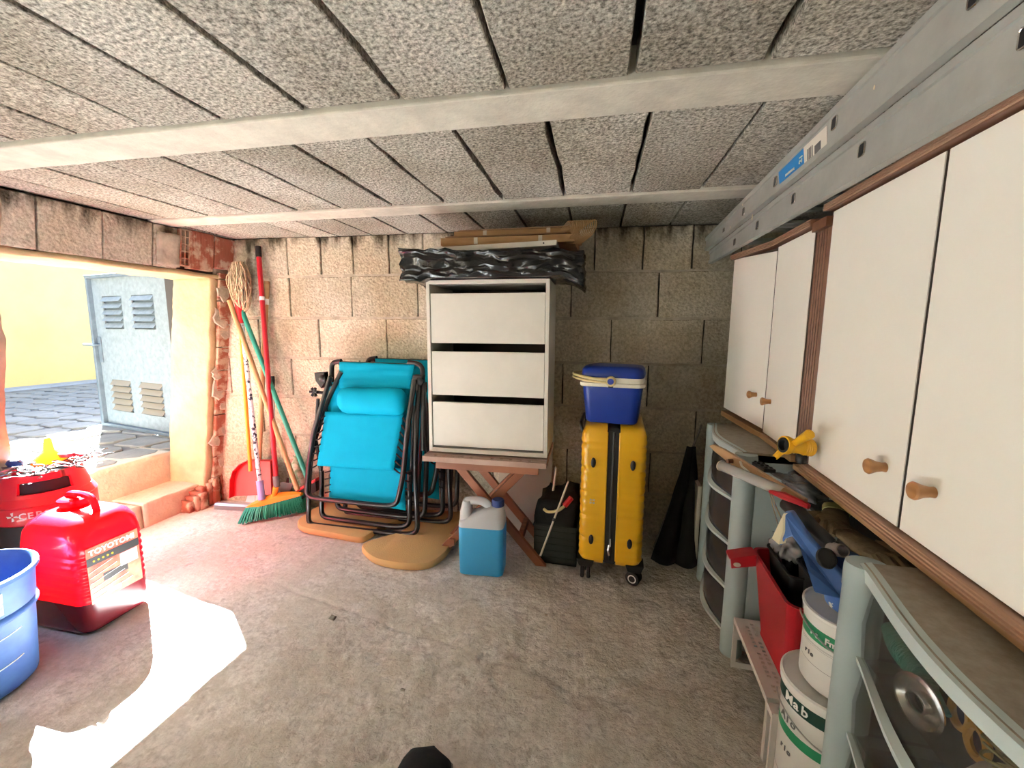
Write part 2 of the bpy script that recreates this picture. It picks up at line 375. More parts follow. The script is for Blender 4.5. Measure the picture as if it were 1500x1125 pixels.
# ------------------------------------------------------------------ back wall
mb = MB(); q = [(-2.35, wy(-2.35)+.012, -.05), (1.0, wy(1.0)+.012, -.05), (1.0, wy(1.0)+.2, -.05), (-2.35, wy(-2.35)+.2, -.05)]
mb.slab(q, (0, 0, 1.52)); wall_back = struct(mb.build('wall_back', 'dark_gap'))
courses = [(1.215, 1.398, [-2.10, -1.96, -1.79, -1.612, -1.432, -1.261, -1.076, -.904, -.70, -.50, -.31, -.109, .099, .303, .50, .70, .9]),
 (1.010, 1.206, [-2.15, -1.95, -1.612, -1.276, -.935, -.57, -.208, .171, .50, .84]),
 (.806, 1.000, [-2.15, -1.80, -1.463, -1.10, -.76, -.38, -.025, .368, .74, .95]),
 (.604, .797, [-2.15, -1.99, -1.627, -1.25, -.92, -.60, -.238, .144, .50, .86]),
 (.400, .595, [-2.15, -1.81, -1.45, -1.10, -.75, -.40, -.025, .36, .72, .95]),
 (.198, .392, [-2.15, -1.63, -1.27, -.93, -.57, -.21, .17, .53, .9]),
 (-.02, .190, [-2.15, -1.81, -1.45, -1.10, -.75, -.40, -.02, .36, .72, .95])]
for z0, z1, js in courses:
    for i in range(len(js)-1):
        a, b = js[i]+.003, js[i+1]-.003; off = random.uniform(-.0025, .0025)
        mb = MB(); pts = []
        for (x, z, ux, uz) in ((a, z0, 1, 0), (b, z0, 0, 1), (b, z1, -1, 0), (a, z1, 0, -1)):
            ln = (b-a) if ux else (z1-z0)
            for u in (0, .25, .5, .75):
                jx = random.uniform(-.0018, .0018); pts.append((x+ux*ln*u+(0 if ux else jx), z+uz*ln*u+(jx if ux else 0)))
        mb.slab([(x, wy(x)+off, z) for x, z in pts], (0, .03, 0))
        mb.build('wall_block', 'wall_block', wall_back, bevel=.003, bseg=1)
for k in range(len(courses)-1):
    zt = courses[k][0]; zb = courses[k+1][1]; mb = MB(); R = []
    n = 90
    for i in range(n+1):
        x = -2.1+3.05*i/n; o = .004+.004*nz((x*20, k*5, 1)); e = .003*nz((x*25, k*3, 2)); e2 = .003*nz((x*25, k*3, 8))
        R.append([V((x, wy(x)+o-.002, zb-.002+e)), V((x, wy(x)+o-.002, zt+.002+e2)), V((x, wy(x)+.03, zt+.002)), V((x, wy(x)+.03, zb-.002))])
    mb.loft(R); mb.build('mortar_bed', 'mortar', wall_back, smooth=True)
# ------------------------------------------------------------------ left wall with doorway
JY0, JY1 = .965, 1.70
wall_left = bpy.data.objects.new('wall_left', None); col.objects.link(wall_left); struct(wall_left)
def lean_slab(a, b, name, m, parent, **k):
    mb = MB(); mb.box(a, b); 
    for v in mb.bm.verts: v.co.x += .15*v.co.z
    return mb.build(name, m, parent, **k)
rough_box((-2.37, -.45, -.05), (-2.12, JY0-.008, 1.42), 'plastered_pier', 'old_plaster', wall_left, res=.04, amp=.016, freq=5, lean=True)
rough_box((-2.37, -1.8, -.05), (-2.12, -1.0, 1.42), 'plastered_pier', 'old_plaster', wall_left, res=.06, amp=.012, freq=5, lean=True)  # gap between the two piers: added unseen opening, lets extra sun and sky in
rough_box((-2.37, 1.715, -.05), (-2.135, 2.05, 1.42), 'brick_pier', 'mortar', wall_left, res=.04, amp=.004, lean=True)
rough_box((-2.375, JY1, .10), (-2.128, 1.735, 1.205), 'plaster_reveal', 'plaster', wall_left, res=.018, amp=.009, freq=8, lean=True)
# lintel: concrete blocks on a plastered soffit strip
rough_box((-2.375, JY0-.1, 1.195), (-2.123, 1.76, 1.214), 'lintel_soffit', 'plaster', wall_left, res=.03, amp=.005, freq=12, lean=True)
js = [-1.6, -1.4, -1.2, -1.0, -.8, -.6, -.38, -.17, .03, .24, .45, .65, .86, 1.052, 1.243, 1.425, 1.53]
for a, b in zip(js, js[1:]):
    lean_slab((-2.34, a+.003, 1.217), (-2.12+random.uniform(-.003, .003), b-.003, 1.392), 'lintel_block', 'wall_block', wall_left, bevel=.003, bseg=1)
lean_slab((-2.37, -1.8, 1.21), (-2.14, 2.0, 1.45), 'lintel_core', 'dark_gap', wall_left)
rough_box((-2.16, 1.44, 1.225), (-2.112, 1.53, 1.36), 'mortar_patch', 'mortar', wall_left, res=.015, amp=.008, freq=14, lean=True)
# hollow red brick over the corner, its end cells open
mb = MB(); y0, y1, z0, z1 = 1.53, 1.572, 1.235, 1.39
ys = [y0, y0+.004, y0+.019, y0+.023, y0+.038, y1]; zs = [z0+.031*i for i in range(6)]
for a in (0, 2, 4): mb.box((-2.14, ys[a], z0), (-2.108, ys[a+1], z1))
for z in zs: mb.box((-2.14, y0, z-.002), (-2.109, y1, z+.002))
for v in mb.bm.verts: v.co.x += .15*v.co.z
mb.build('brick_cell', 'brick', wall_left)
bricks = [(1.574, 1.69, 1.225, 1.395, 1), (1.70, 1.81, 1.245, 1.392, 1)]
z = .02; i = 0
while z < 1.2:
    h = .112+random.uniform(-.012, .012); bricks.append((1.735, 1.86, z, min(z+h, 1.225), 0)); z += h+.007; i += 1
for (a, b, z0, z1, vert) in bricks:
    # ribbed hollow brick: shallow keys running along its face
    mb = MB(); xo = -2.112+random.uniform(-.006, .004); mb.box((-2.2, a, z0), (xo-.0025, b, z1))
    n = int(((b-a) if vert else (z1-z0))/.0075)
    for k in range(n):
        if vert: yy = a+(b-a)*(k+.5)/n; mb.box((xo-.003, yy-.0022, z0+.003), (xo, yy+.0022, z1-.003))
        else: zz = z0+(z1-z0)*(k+.5)/n; mb.box((xo-.003, a+.002, zz-.0022), (xo, b, zz+.0022))
    for v in mb.bm.verts: v.co.x += .15*v.co.z
    mb.build('brick', 'brick_rib', wall_left)
# smeared mortar over the bricks
for k in range(11):
    z = .14+k*.098+random.uniform(-.02, .02); c = V((-2.112+.15*z, 1.765+random.uniform(-.03, .03), z)); mb = MB(); n = 12
    r1 = random.uniform(.022, .045); r2 = random.uniform(.020, .048)
    rg = lambda s, x: [V((c.x+x, c.y+cos(2*pi*i/n)*r1*s*(1+.8*nz((i*1.3, k*2.1, 0))), c.z+sin(2*pi*i/n)*r2*s*(1+.8*nz((i*1.7, k*1.7, 3))))) for i in range(n)]
    mb.loft([rg(1, -.006), rg(.9, .000), rg(.5, .0018)]); mb.build('mortar_smear', 'mortar', wall_left, smooth=True)
# broken brick rubble at the foot of the pier
for k in range(9):
    a = 1.60+.025*k; rough_box((-2.16+.0*k, a, .0), (-2.105+.012*(k % 3), a+.034, .06+.016*k), 'brick_rubble', 'brick', wall_left, res=.014, amp=.011, freq=22, seed=k)
# sill and step
rough_box((-2.60, JY0-.15, -.04), (-2.355, 1.74, .278), 'sill', 'sill', wall_left, res=.025, amp=.004, freq=9)
rough_box((-2.40, 1.425, -.04), (-2.155, 1.715, .118), 'step', 'sill', wall_left, res=.02, amp=.004, freq=10)
rough_box((-2.40, .85, -.04), (-2.163, 1.420, .114), 'step', 'sill', wall_left, res=.02, amp=.004, freq=10, seed=4)
# ------------------------------------------------------------------ right and rear walls
mb = MB(); mb.box((.84, -1.9, -.05), (1.0, 2.3, 1.47)); struct(mb.build('wall_right', 'wall_block'))
mb = MB(); mb.box((-2.4, -1.8, -.05), (1.0, -1.62, 1.47)); struct(mb.build('wall_rear', 'wall_block'))
# ------------------------------------------------------------------ courtyard beyond the doorway
mb = MB(); mb.box((-6.6, -9, -.2), (-2.40, 9, .268)); yard = struct(mb.build('ground', 'pave_base'))
mb = MB(); mb.box((-2.40, 2.2, -.2), (6, 9, .268)); mb.box((-2.5, -9, -.2), (6, -1.9, -.02)); mb.build('ground_strip', 'pave_base', yard)
mb = MB(); mb.box((-6.6, -9, .26), (-6.18, 9, .288)); mb.build('paving_border', 'kerb', yard)
y = .95; r_ = 0
while y < 4.4:
    h = .19+random.uniform(-.03, .03); x = -6.16+random.random()*.2
    while x < -2.46:
        lw = random.uniform(.18, .36); x1 = min(x+lw, -2.40); cx, cy = (x+x1)/2, y+h/2; n = 8; mb = MB(); P = []
        for k in range(n):
            a = 2*pi*(k+.5)/n; ex = lambda v: (abs(v)**.55)*(1 if v > 0 else -1)
            P.append((cx+ex(cos(a))*(x1-x)*.47+random.uniform(-.012, .012), cy+ex(sin(a))*h*.46+random.uniform(-.012, .012), .262))
        mb.slab(P, (0, 0, .017+random.uniform(0, .004)))
        mb.build('paving_stone', 'pave', yard, bevel=.005, bseg=1); x = x1
    y += h; r_ += 1
mb = MB(); mb.box((-6.75, -9, 0), (-6.4, 9, 3.08)); struct(mb.build('wall_courtyard', 'yellow_wall'))
# ------------------------------------------------------------------ sheet metal gate standing open (door_1)
g0 = V((-2.385, 1.925, .285)); g1 = V((-3.40, 2.09, .285)); gx = (g1-g0).normalized(); GW = (g1-g0).length; GH = 1.0
door = thing('door_1', 'low galvanised sheet metal door with louvres standing open into the sunlit courtyard', 'door', g0, rot=Matrix((gx, V((0, 0, 1)).cross(gx), V((0, 0, 1)))).transposed(), kind='structure')
# local: x along the leaf, y towards the room (-Y side shows), z up
mb = MB()
lx = [(.22, .40), (.62, .80)]; lz = [(.16, .37), (.665, .865)]
xs = [.02, .335, .565, .68, .90, GW]; zs = [0, .11, .32, .655, .865, GH]
for i in range(5):
    for j in range(5):
        if i in (1, 3) and j in (1, 3): continue
        mb.box((xs[i], -.004, zs[j]), (xs[i+1], .004, zs[j+1]))
mb.build('sheet_panel', 'galv', door)
mb = MB(); mb.box((.02, -.016, .02), (GW-.02, -.012, GH-.02)); mb.build('sun_stop_sheet', 'galv_dark', door)  # added backing, keeps sun from leaking through the louvres
mb = MB(); mb.box((0, -.012, 0), (.012, .03, GH)); mb.box((GW-.02, -.004, 0), (GW, .03, GH)); mb.box((.02, .004, 0), (GW, .03, .02)); mb.box((.02, .004, GH-.02), (GW, .03, GH)); mb.build('door_frame', 'galv_dark', door, bevel=.003)
for i in (1, 3):
    for j in (1, 3):
        for k in range(5):
            z = zs[j]+(zs[j+1]-zs[j])*(k+.5)/5; hh = (zs[j+1]-zs[j])/5
            for s in (1,):
                mb = MB(); mb.slab([(xs[i], -.006, z+hh*.45), (xs[i], .016, z-hh*.30), (xs[i], .020, z-hh*.30), (xs[i], -.002, z+hh*.45)], (xs[i+1]-xs[i], 0, 0))
                mb.build('louvre', 'galv' if j == 3 else 'louver_tan', door)
mb = MB(); mb.box((GW-.06, .004, .43), (GW-.025, .012, .60)); mb.build('lock_plate', 'galv_dark', door, bevel=.002)
mb = MB(); mb.tube(roundpath([(GW-.045, .01, .55), (GW-.045, .05, .55), (GW+.055, .05, .55)], .015), .008); hnd = mb.build('door_handle', 'galv_dark', door, smooth=True)
# ================================================================== MATERIALS FOR THINGS
def wave_mat(name, ca, cb, scale, rough=.6, dist=.0008, axis='X', distort=2.0, metal=0):
    m = bpy.data.materials.new(name); m.use_nodes = True
    nt = m.node_tree; b = nt.nodes['Principled BSDF']; N = nt.nodes.new; L = nt.links.new
    b.inputs['Roughness'].default_value = rough; b.inputs['Metallic'].default_value = metal
    tc = N('ShaderNodeTexCoord'); w_ = N('ShaderNodeTexWave'); w_.bands_direction = axis; w_.inputs['Scale'].default_value = scale
    w_.inputs['Distortion'].default_value = distort; w_.inputs['Detail'].default_value = 3; w_.inputs['Detail Scale'].default_value = 1.2
    L(tc.outputs['Object'], w_.inputs['Vector'])
    r = N('ShaderNodeValToRGB'); r.color_ramp.elements[0].color = (*ca, 1); r.color_ramp.elements[1].color = (*cb, 1); L(w_.outputs[0], r.inputs[0]); L(r.outputs[0], b.inputs['Base Color'])
    bp = N('ShaderNodeBump'); bp.inputs['Distance'].default_value = dist; L(w_.outputs[0], bp.inputs['Height']); L(bp.outputs[0], b.inputs['Normal'])
    return m
def splatter(name, c, c2, scale, lo, hi, rough=.45, bump=0.0):
    return mat(name, c, rough, c2=c2, vs=scale, lo=lo, hi=hi, bump=bump, bs=scale*2)
def seethrough(name, c, rough, alpha, tint=(1, 1, 1)):
    m = bpy.data.materials.new(name); m.use_nodes = True; nt = m.node_tree; N = nt.nodes.new; L = nt.links.new
    b = nt.nodes['Principled BSDF']; b.inputs['Base Color'].default_value = (*c, 1); b.inputs['Roughness'].default_value = rough
    t = N('ShaderNodeBsdfTransparent'); t.inputs[0].default_value = (*tint, 1)
    x = N('ShaderNodeMixShader'); x.inputs[0].default_value = alpha; L(t.outputs[0], x.inputs[1]); L(b.outputs[0], x.inputs[2]); L(x.outputs[0], nt.nodes['Material Output'].inputs[0])
    return m
def translucent(name, c, tc, f, rough=.3):
    m = bpy.data.materials.new(name); m.use_nodes = True; nt = m.node_tree; N = nt.nodes.new; L = nt.links.new
    b = nt.nodes['Principled BSDF']; b.inputs['Base Color'].default_value = (*c, 1); b.inputs['Roughness'].default_value = rough
    t = N('ShaderNodeBsdfTranslucent'); t.inputs[0].default_value = (*tc, 1)
    x = N('ShaderNodeMixShader'); x.inputs[0].default_value = f; L(b.outputs[0], x.inputs[1]); L(t.outputs[0], x.inputs[2]); L(x.outputs[0], nt.nodes['Material Output'].inputs[0])
    return m
MT['red_plastic'] = mat('red_plastic', (.55, .012, .018), .35, var=.08, vs=10, spec=.5)
MT['red_fuel'] = translucent('bright_red_translucent_plastic', (.85, .006, .02), (.95, .02, .03), .22, .22)
MT['red_fuel_low'] = mat('dark_red_filled_plastic', (.10, .006, .01), .25)
MT['red_gas'] = mat('painted_red_shell', (.62, .012, .03), .35, coat=.3)
MT['black_gas'] = mat('black_shell', (.022, .020, .022), .5)
MT['white'] = mat('white_print', (.80, .78, .74), .5)
MT['black'] = mat('black_plastic', (.012, .012, .013), .4)
MT['soft_black'] = mat('black_rubber', (.018, .017, .017), .8)
MT['black_metal'] = mat('black_enamel_tube', (.012, .011, .012), .28, coat=.2)
MT['chrome'] = mat('chrome', (.75, .74, .72), .22, 1.0)
MT['steel'] = mat('bare_steel', (.45, .44, .42), .4, .9, var=.15, vs=30)
MT['blue_bucket'] = mat('scuffed_blue_plastic', (.03, .085, .28), .5, c2=(.06, .14, .36), vs=9)
MT['bucket_in'] = mat('dark_blue_plastic', (.012, .03, .10), .6)
MT['worn_label'] = splatter('worn_paper_label', (.50, .47, .38), (.16, .22, .36), 26, .46, .56, .8)
MT['can_label'] = mat('printed_red_label', (.62, .05, .03), .45, c2=(.62, .20, .12), vs=14)
MT['label_black'] = mat('label_black', (.03, .025, .025), .5)
MT['label_grey'] = mat('label_grey', (.45, .42, .42), .5, var=.3, vs=40)
MT['orange'] = mat('orange_plastic', (.85, .30, .02), .45)
MT['yellow_plastic'] = mat('yellow_plastic', (.80, .42, .015), .4)
MT['teal'] = mat('teal_painted_tube', (.03, .30, .22), .4)
MT['bristle'] = mat('green_bristle', (.015, .28, .17), .5)
MT['red_pole'] = mat('red_painted_tube', (.52, .015, .03), .35)
MT['wood_pole'] = mat('varnished_wood_pole', (.48, .27, .12), .5, c2=(.58, .35, .17), vs=20, stretch=(4, 4, .5))
MT['pattern_pole'] = splatter('speckled_pole_cover', (.70, .70, .76), (.03, .03, .06), 55, .54, .56)
MT['lilac'] = mat('lilac_plastic', (.32, .31, .62), .5)
MT['mop_string'] = mat('grubby_cotton', (.40, .29, .17), .95, c2=(.60, .47, .32), vs=60)
MT['alu'] = mat('aluminium', (.50, .50, .50), .4, .7)
MT['rubber_grey'] = mat('grey_rubber', (.16, .145, .14), .7)
MT['bottle_green'] = mat('green_bag', (.12, .26, .13), .6, c2=(.45, .50, .36), vs=14, lo=.5, hi=.6)
MT['cyan'] = mat('turquoise_mesh_fabric', (.0, .33, .52), .75, c2=(.0, .38, .58), vs=4, bump=.0006, bs=400, spec=.15)
MT['cyan_dark'] = mat('dark_teal_strap', (.0, .14, .20), .8)
MT['foam'] = mat('yellow_foam', (.66, .42, .17), .95, c2=(.60, .38, .17), vs=5, bump=.0012, bs=180)
MT['chest_white'] = mat('chest_white_melamine', (.66, .62, .55), .45, var=.04, vs=6)
MT['chest_dark'] = mat('chest_inside', (.10, .08, .07), .9)
MT['stool_wood'] = wave_mat('oiled_red_wood', (.22, .075, .035), (.33, .125, .06), 9, .5, .0006, 'Y')
MT['stool_top'] = wave_mat('weathered_pink_wood', (.38, .24, .19), (.48, .33, .27), 12, .7, .0006, 'Y')
MT['bag'] = mat('black_polythene', (.010, .010, .011), .18, coat=.2, bump=.006, bs=26)
MT['cardboard'] = mat('brown_cardboard', (.34, .19, .085), .85, c2=(.42, .25, .12), vs=7, stretch=(1, 1, 9))
MT['cardboard_dark'] = mat('inner_cardboard', (.22, .12, .06), .9)
MT['tape'] = mat('pale_tape', (.55, .48, .38), .4)
MT['jug_white'] = translucent('milky_polythene', (.74, .76, .78), (.8, .82, .85), .35, .35)
MT['jug_blue'] = translucent('blue_liquid_in_jug', (.08, .48, .80), (.10, .55, .95), .35, .3)
MT['cap_blue'] = mat('navy_cap', (.02, .05, .20), .4)
MT['case_yellow'] = mat('yellow_shell', (.74, .40, .012), .3, var=.05, vs=3, coat=.25)
MT['cooler_blue'] = mat('deep_blue_plastic', (.008, .035, .26), .35, spec=.5)
MT['cooler_white'] = mat('cream_plastic', (.72, .68, .55), .45)
MT['handle_cream'] = mat('yellowed_plastic', (.66, .54, .26), .45)
MT['crate'] = mat('dark_green_black_plastic', (.012, .016, .012), .6)
MT['dark_cloth'] = mat('black_fabric', (.008, .008, .009), .95, bump=.004, bs=30)
MT['board'] = mat('pale_board', (.50, .46, .38), .7, var=.06, vs=5)
MT['thin_pole'] = mat('dull_grey_pole', (.20, .18, .16), .6)
def stick(name, label, cat, a, b, r, m, bands=(), group=None, n=10):
    """pole from a (foot) to b (top); bands: (t0, t1, r, material, part name)"""
    a, b = V(a), V(b); t = thing(name, label, cat, a, group=group)
    mb = MB(); mb.tube([a, b], r, n); mb.build('handle', m, t, world=True, smooth=True)
    for t0, t1, rr, mm, nm in bands:
        mb = MB(); p, q = a.lerp(b, t0), a.lerp(b, t1); e = (q-p).normalized()*min(.004, (q-p).length*.3)
        mb.tube([p, p+e, q-e, q], [rr*.8, rr, rr, rr*.8], n); mb.build(nm, mm, t, world=True, smooth=True)
    return t
# ================================================================== FRONT LEFT: bucket, fuel can, gas bottle
b = thing('bucket', 'scuffed blue plastic bucket with a worn cream label, cut off by the left edge', 'bucket', (-1.625, .615, .004)); b.scale = (1, 1, .92)
mb = MB(); prof = [(.118, 0), (.128, .01), (.134, .12), (.139, .215), (.147, .222), (.147, .232), (.142, .238), (.148, .325), (.156, .33), (.156, .342), (.150, .344)]
mb.lathe(prof, 40, cap=False); mb.lathe([(.150, .344), (.143, .335), (.132, .20), (.122, .012), (.0, .012)], 40, cap=False); mb.build('body', 'blue_bucket', b, smooth=True)
mb = MB()
R = []
for k in range(15):
    a = radians(-95+k*7.5); rr = .1445+.0; j = .006*nz((k*.8, 0, 0)); R.append([V((rr*cos(a), rr*sin(a), .246+j)), V(((rr+.0045)*cos(a), (rr+.0045)*sin(a), .310+j*.6))])
mb.loft(R, closed=False, cap=False); o = mb.build('label', 'worn_label', b); s_ = o.modifiers.new('s', 'SOLIDIFY'); s_.thickness = .0015
for zz, hh in ((.175, .0025), (.090, .0025)):
    mb = MB(); mb.tube([(cos(radians(a))*(.1375+(zz-.175)*.05), sin(radians(a))*(.1375+(zz-.175)*.05), zz+.0006*a*.4) for a in range(-100, 30, 6)], .0016, 5); mb.build('printed_line', 'white', b)
mb = MB()
for k in range(4):
    a = radians(-52+k*5); mb.tube([(cos(a)*.1385, sin(a)*.1385, .115+.004*k), (cos(a+.10)*.139, sin(a+.10)*.139, .155+.004*(k % 2)), (cos(a+.05)*.139, sin(a+.05)*.139, .165)], .0022, 5)
mb.build('printed_leaf', 'white', b)
mb = MB(); mb.tube(spline([(0, -.155, .32), (-.10, -.165, .25), (-.165, -.06, .225), (-.17, .06, .235), (-.10, .15, .27), (0, .156, .32)], 6), .0022, 6); mb.build('handle', 'steel', b)

j = thing('fuel_can', 'bright red translucent jerrycan with printed label and dark fuel in its foot', 'jerrycan', (-1.680, .925, .004), rz=radians(2))
MT['_'] = None
def can_ring(z, sx, sy, r, n=6, off=(0, 0)):
    out = []
    for q, (ux, uy) in enumerate(((1, 1), (-1, 1), (-1, -1), (1, -1))):
        for i in range(n+1):
            a = q*pi/2+i*pi/2/n; out.append(V((off[0]+(sx/2-r)*ux+r*cos(a), off[1]+(sy/2-r)*uy+r*sin(a), z)))
    return out
mb = MB(); rings = [can_ring(0, .23, .17, .03), can_ring(.008, .25, .19, .035)]
z = .02
rings += [can_ring(.02, .255, .195, .035), can_ring(.10, .255, .195, .035)]
mb.loft(rings); mb.build('liquid_foot', 'red_fuel_low', j, smooth=True)
mb = MB(); rings = [can_ring(.1005, .255, .195, .035)]
for k in range(7):
    z = .112+k*.022; rings += [can_ring(z, .257, .197, .035), can_ring(z+.006, .251, .193, .034), can_ring(z+.012, .251, .193, .034), can_ring(z+.018, .257, .197, .035)]
rings += [can_ring(.285, .255, .195, .038), can_ring(.320, .247, .19, .045), can_ring(.345, .225, .172, .05), can_ring(.360, .195, .14, .05), can_ring(.366, .14, .09, .04)]
mb.loft(rings); mb.build('body', 'red_fuel', j, smooth=True)
mb = MB(); mb.lathe([(.036, 0), (.036, .02), (.041, .022), (.041, .03), (.034, .034), (.030, .036), (0, .036)], 24, Matrix.Translation((-.05, .02, .359)), cap=False); mb.build('neck', 'red_fuel', j, smooth=True)
mb = MB(); mb.tube(roundpath([(-.07, .02, .375), (-.02, .01, .385), (.07, .0, .405), (.115, .0, .402)], .03), [.012]*14, 8) if False else mb.tube(roundpath([(-.085, .02, .366), (-.07, .02, .404), (.02, .005, .414), (.065, 0, .408), (.075, 0, .362)], .02), .010, 8)
mb.build('handle', 'red_fuel', j, smooth=True)
LM = wmat(j) @ frame3((.1295, 0, .19), (0, 1, 0), (0, 0, 1))     # label face looks to +x
def quad(parent, Mx, x0, y0, x1, y1, z, name, m, th=.0008):
    mb = MB(); mb.box((x0, y0, z), (x1, y1, z+th), Mx); return mb.build(name, m, parent, world=True)
quad(j, LM, -.078, -.092, .070, .088, -.001, 'label', 'can_label', .0018)
quad(j, LM, -.078, .030, .070, .056, .0008, 'label_band', 'label_black')
quad(j, LM, .010, -.015, .062, .028, .0008, 'label_picture', 'label_grey'); quad(j, LM, -.04, -.035, .03, -.010, .0008, 'label_picture', 'label_black')
quad(j, LM, -.035, -.082, .005, -.068, .0008, 'label_picture', 'label_grey'); quad(j, LM, .035, .0, .060, .018, .0016, 'label_picture', 'white')
text('TOYOTOMI', .0245, 'lettering', 'white', j, LM @ Matrix.Translation((-.006, .070, .0012)), bold=.0005)
text('• • • • •', .02, 'lettering', 'yellow_plastic', j, LM @ Matrix.Translation((-.035, .042, .002)), bold=.0004)
for k in range(6):
    mb = MB(); yy = .03-k*.018; mb.tube([LM @ V((-.075, yy-.020, .002)), LM @ V((-.01+.01*k, yy-.004, .002))], .0008, 4); mb.build('printed_line', 'white', j, world=True)

g = thing('gas_bottle', 'red and black gas bottle with slotted collar standing behind the red fuel can', 'gas bottle', (-1.995, 1.012, .004))
mb = MB(); mb.lathe([(.10, 0), (.126, .01), (.130, .05), (.130, .270), (.128, .280)], 48); mb.build('base_shell', 'black_gas', g, smooth=True)
mb = MB(); mb.lathe([(.128, .281), (.133, .286), (.133, .335), (.130, .342), (.134, .348), (.128, .36), (.120, .372)], 48); mb.build('body', 'red_gas', g, smooth=True)
mb = MB(); R = []; n = 60
def collar_seg(a0, a1, z0, z1, m=24):
    L_ = []
    for k in range(m+1):
        a = a0+(a1-a0)*k/m; L_.append([V((r*cos(a), r*sin(a), z)) for r, z in ((.120-(z0-.37)*.25, z0), (.120-(z1-.37)*.25, z1), (.108-(z1-.37)*.25, z1), (.108-(z0-.37)*.25, z0))])
    mb.loft(L_)
aC = atan2(-1.0, 2.0)                              # towards the camera
collar_seg(0, 2*pi, .365, .385, 60); collar_seg(0, 2*pi, .425, .448, 60)
for a0, a1 in ((aC+.62, aC+2.3), (aC+3.5, aC+2*pi-.62)): collar_seg(a0, a1, .385, .425)
mb.build('collar', 'red_gas', g, smooth=True)
mb = MB(); mb.lathe([(0, .372), (.105, .372), (.100, .42), (0, .425)], 30, cap=False); mb.build('valve_well', 'soft_black', g, smooth=True)
GM = lambda da, z: (lambda a: wmat(g) @ frame3((.1345*cos(a), .1345*sin(a), z), (-sin(a), cos(a), 0), (0, 0, 1)))(aC+da)
word = 'CEPSA'
for k, ch in enumerate(word): text(ch, .030, 'lettering', 'white', g, GM(-.47+k*.145, .318), bold=.0005)
mb = MB(); MM = GM(-.66, .320)
for k in range(4):
    a = k*pi/2; mb.slab([MM @ V((cos(a+d)*r, sin(a+d)*r, 0)) for d, r in ((-.5, .004), (-.22, .017), (.3, .014), (.5, .004))], (MM.to_3x3() @ V((0, 0, .001))))
mb.build('emblem', 'white', g, world=True)
for k, ch in enumerate('BUTANO'): text(ch, .010, 'lettering', 'label_grey', g, GM(-.18+k*.06, .296))
# tangle of shiny wire lying on the collar
MT['wire'] = mat('shiny_wire_wool', (.20, .19, .18), .35, .9)
random.seed(3); mb = MB()
for k in range(80):
    a = random.random()*2*pi; r = random.random()**.5*.10; p = V((-1.985+r*cos(a), 1.012+r*sin(a), .458+random.uniform(0, .018))); pts = [p]
    d = random.random()*6.3
    for s in range(7):
        d += random.uniform(-1.3, 1.3); p = p+V((cos(d)*.017, sin(d)*.017, random.uniform(-.007, .007))); p.z = max(.452, min(.482, p.z)); pts.append(p)
    mb.tube(spline(pts, 3), .0024, 4)
o = mb.build('wire_tangle', 'wire'); tag(o, 'tangle of shiny silver wire lying on the gas bottle collar', 'wire', kind='stuff')
t = thing('funnel', 'small translucent orange plastic funnel standing in the wire on the gas bottle', 'funnel', (-1.985, 1.03, .468))
mb = MB(); mb.lathe([(.05, .0), (.045, .012), (.016, .04), (.010, .085), (.006, .09)], 20); MT['amber'] = translucent('amber_plastic', (.9, .35, .03), (1, .5, .08), .6); mb.build('cone', 'amber', t, smooth=True)
mb = MB(); mb.lathe([(.052, -.003), (.052, .002)], 20); mb.build('rim', 'amber', t)
t = thing('regulator', 'small dark blue gas regulator knob at the left of the wire tangle', 'regulator', (-2.02, .955, .474))
mb = MB(); mb.lathe([(.0, 0), (.018, .002), (.022, .012), (.016, .022), (0, .024)], 18, cap=False); mb.build('knob', 'cap_blue', t, smooth=True)
mb = MB(); mb.tube([(0, 0, .008), (-.05, .01, .006)], .007, 8); mb.build('outlet', 'steel', t, smooth=True)
t = thing('scoop', 'little red plastic cap lying on the wire, right of the orange funnel', 'cap', (-1.94, 1.06, .484))
mb = MB(); mb.lathe([(.0, 0), (.026, .002), (.028, .014), (.02, .02), (0, .021)], 20, cap=False); mb.build('shell', 'red_gas', t, smooth=True)
mb = MB(); mb.tube([(.02, 0, .01), (.05, .01, .004)], .005, 6); mb.build('tab', 'red_gas', t, smooth=True)
# loose wire loop on the sunlit floor
mb = MB(); mb.tube(spline([onz(143, 1060, .006), onz(150, 1064, .006), onz(172, 1060, .006), onz(188, 1045, .006), onz(197, 1030, .007), onz(193, 1022, .008)], 6), .0015, 5)
tag(mb.build('wire_offcut', 'white'), 'thin pale bent wire lying in the patch of sun on the floor', 'wire')
# ================================================================== CLEANING TOOLS IN THE CORNER
def w3(px, py, off): return onw(px, py, off)
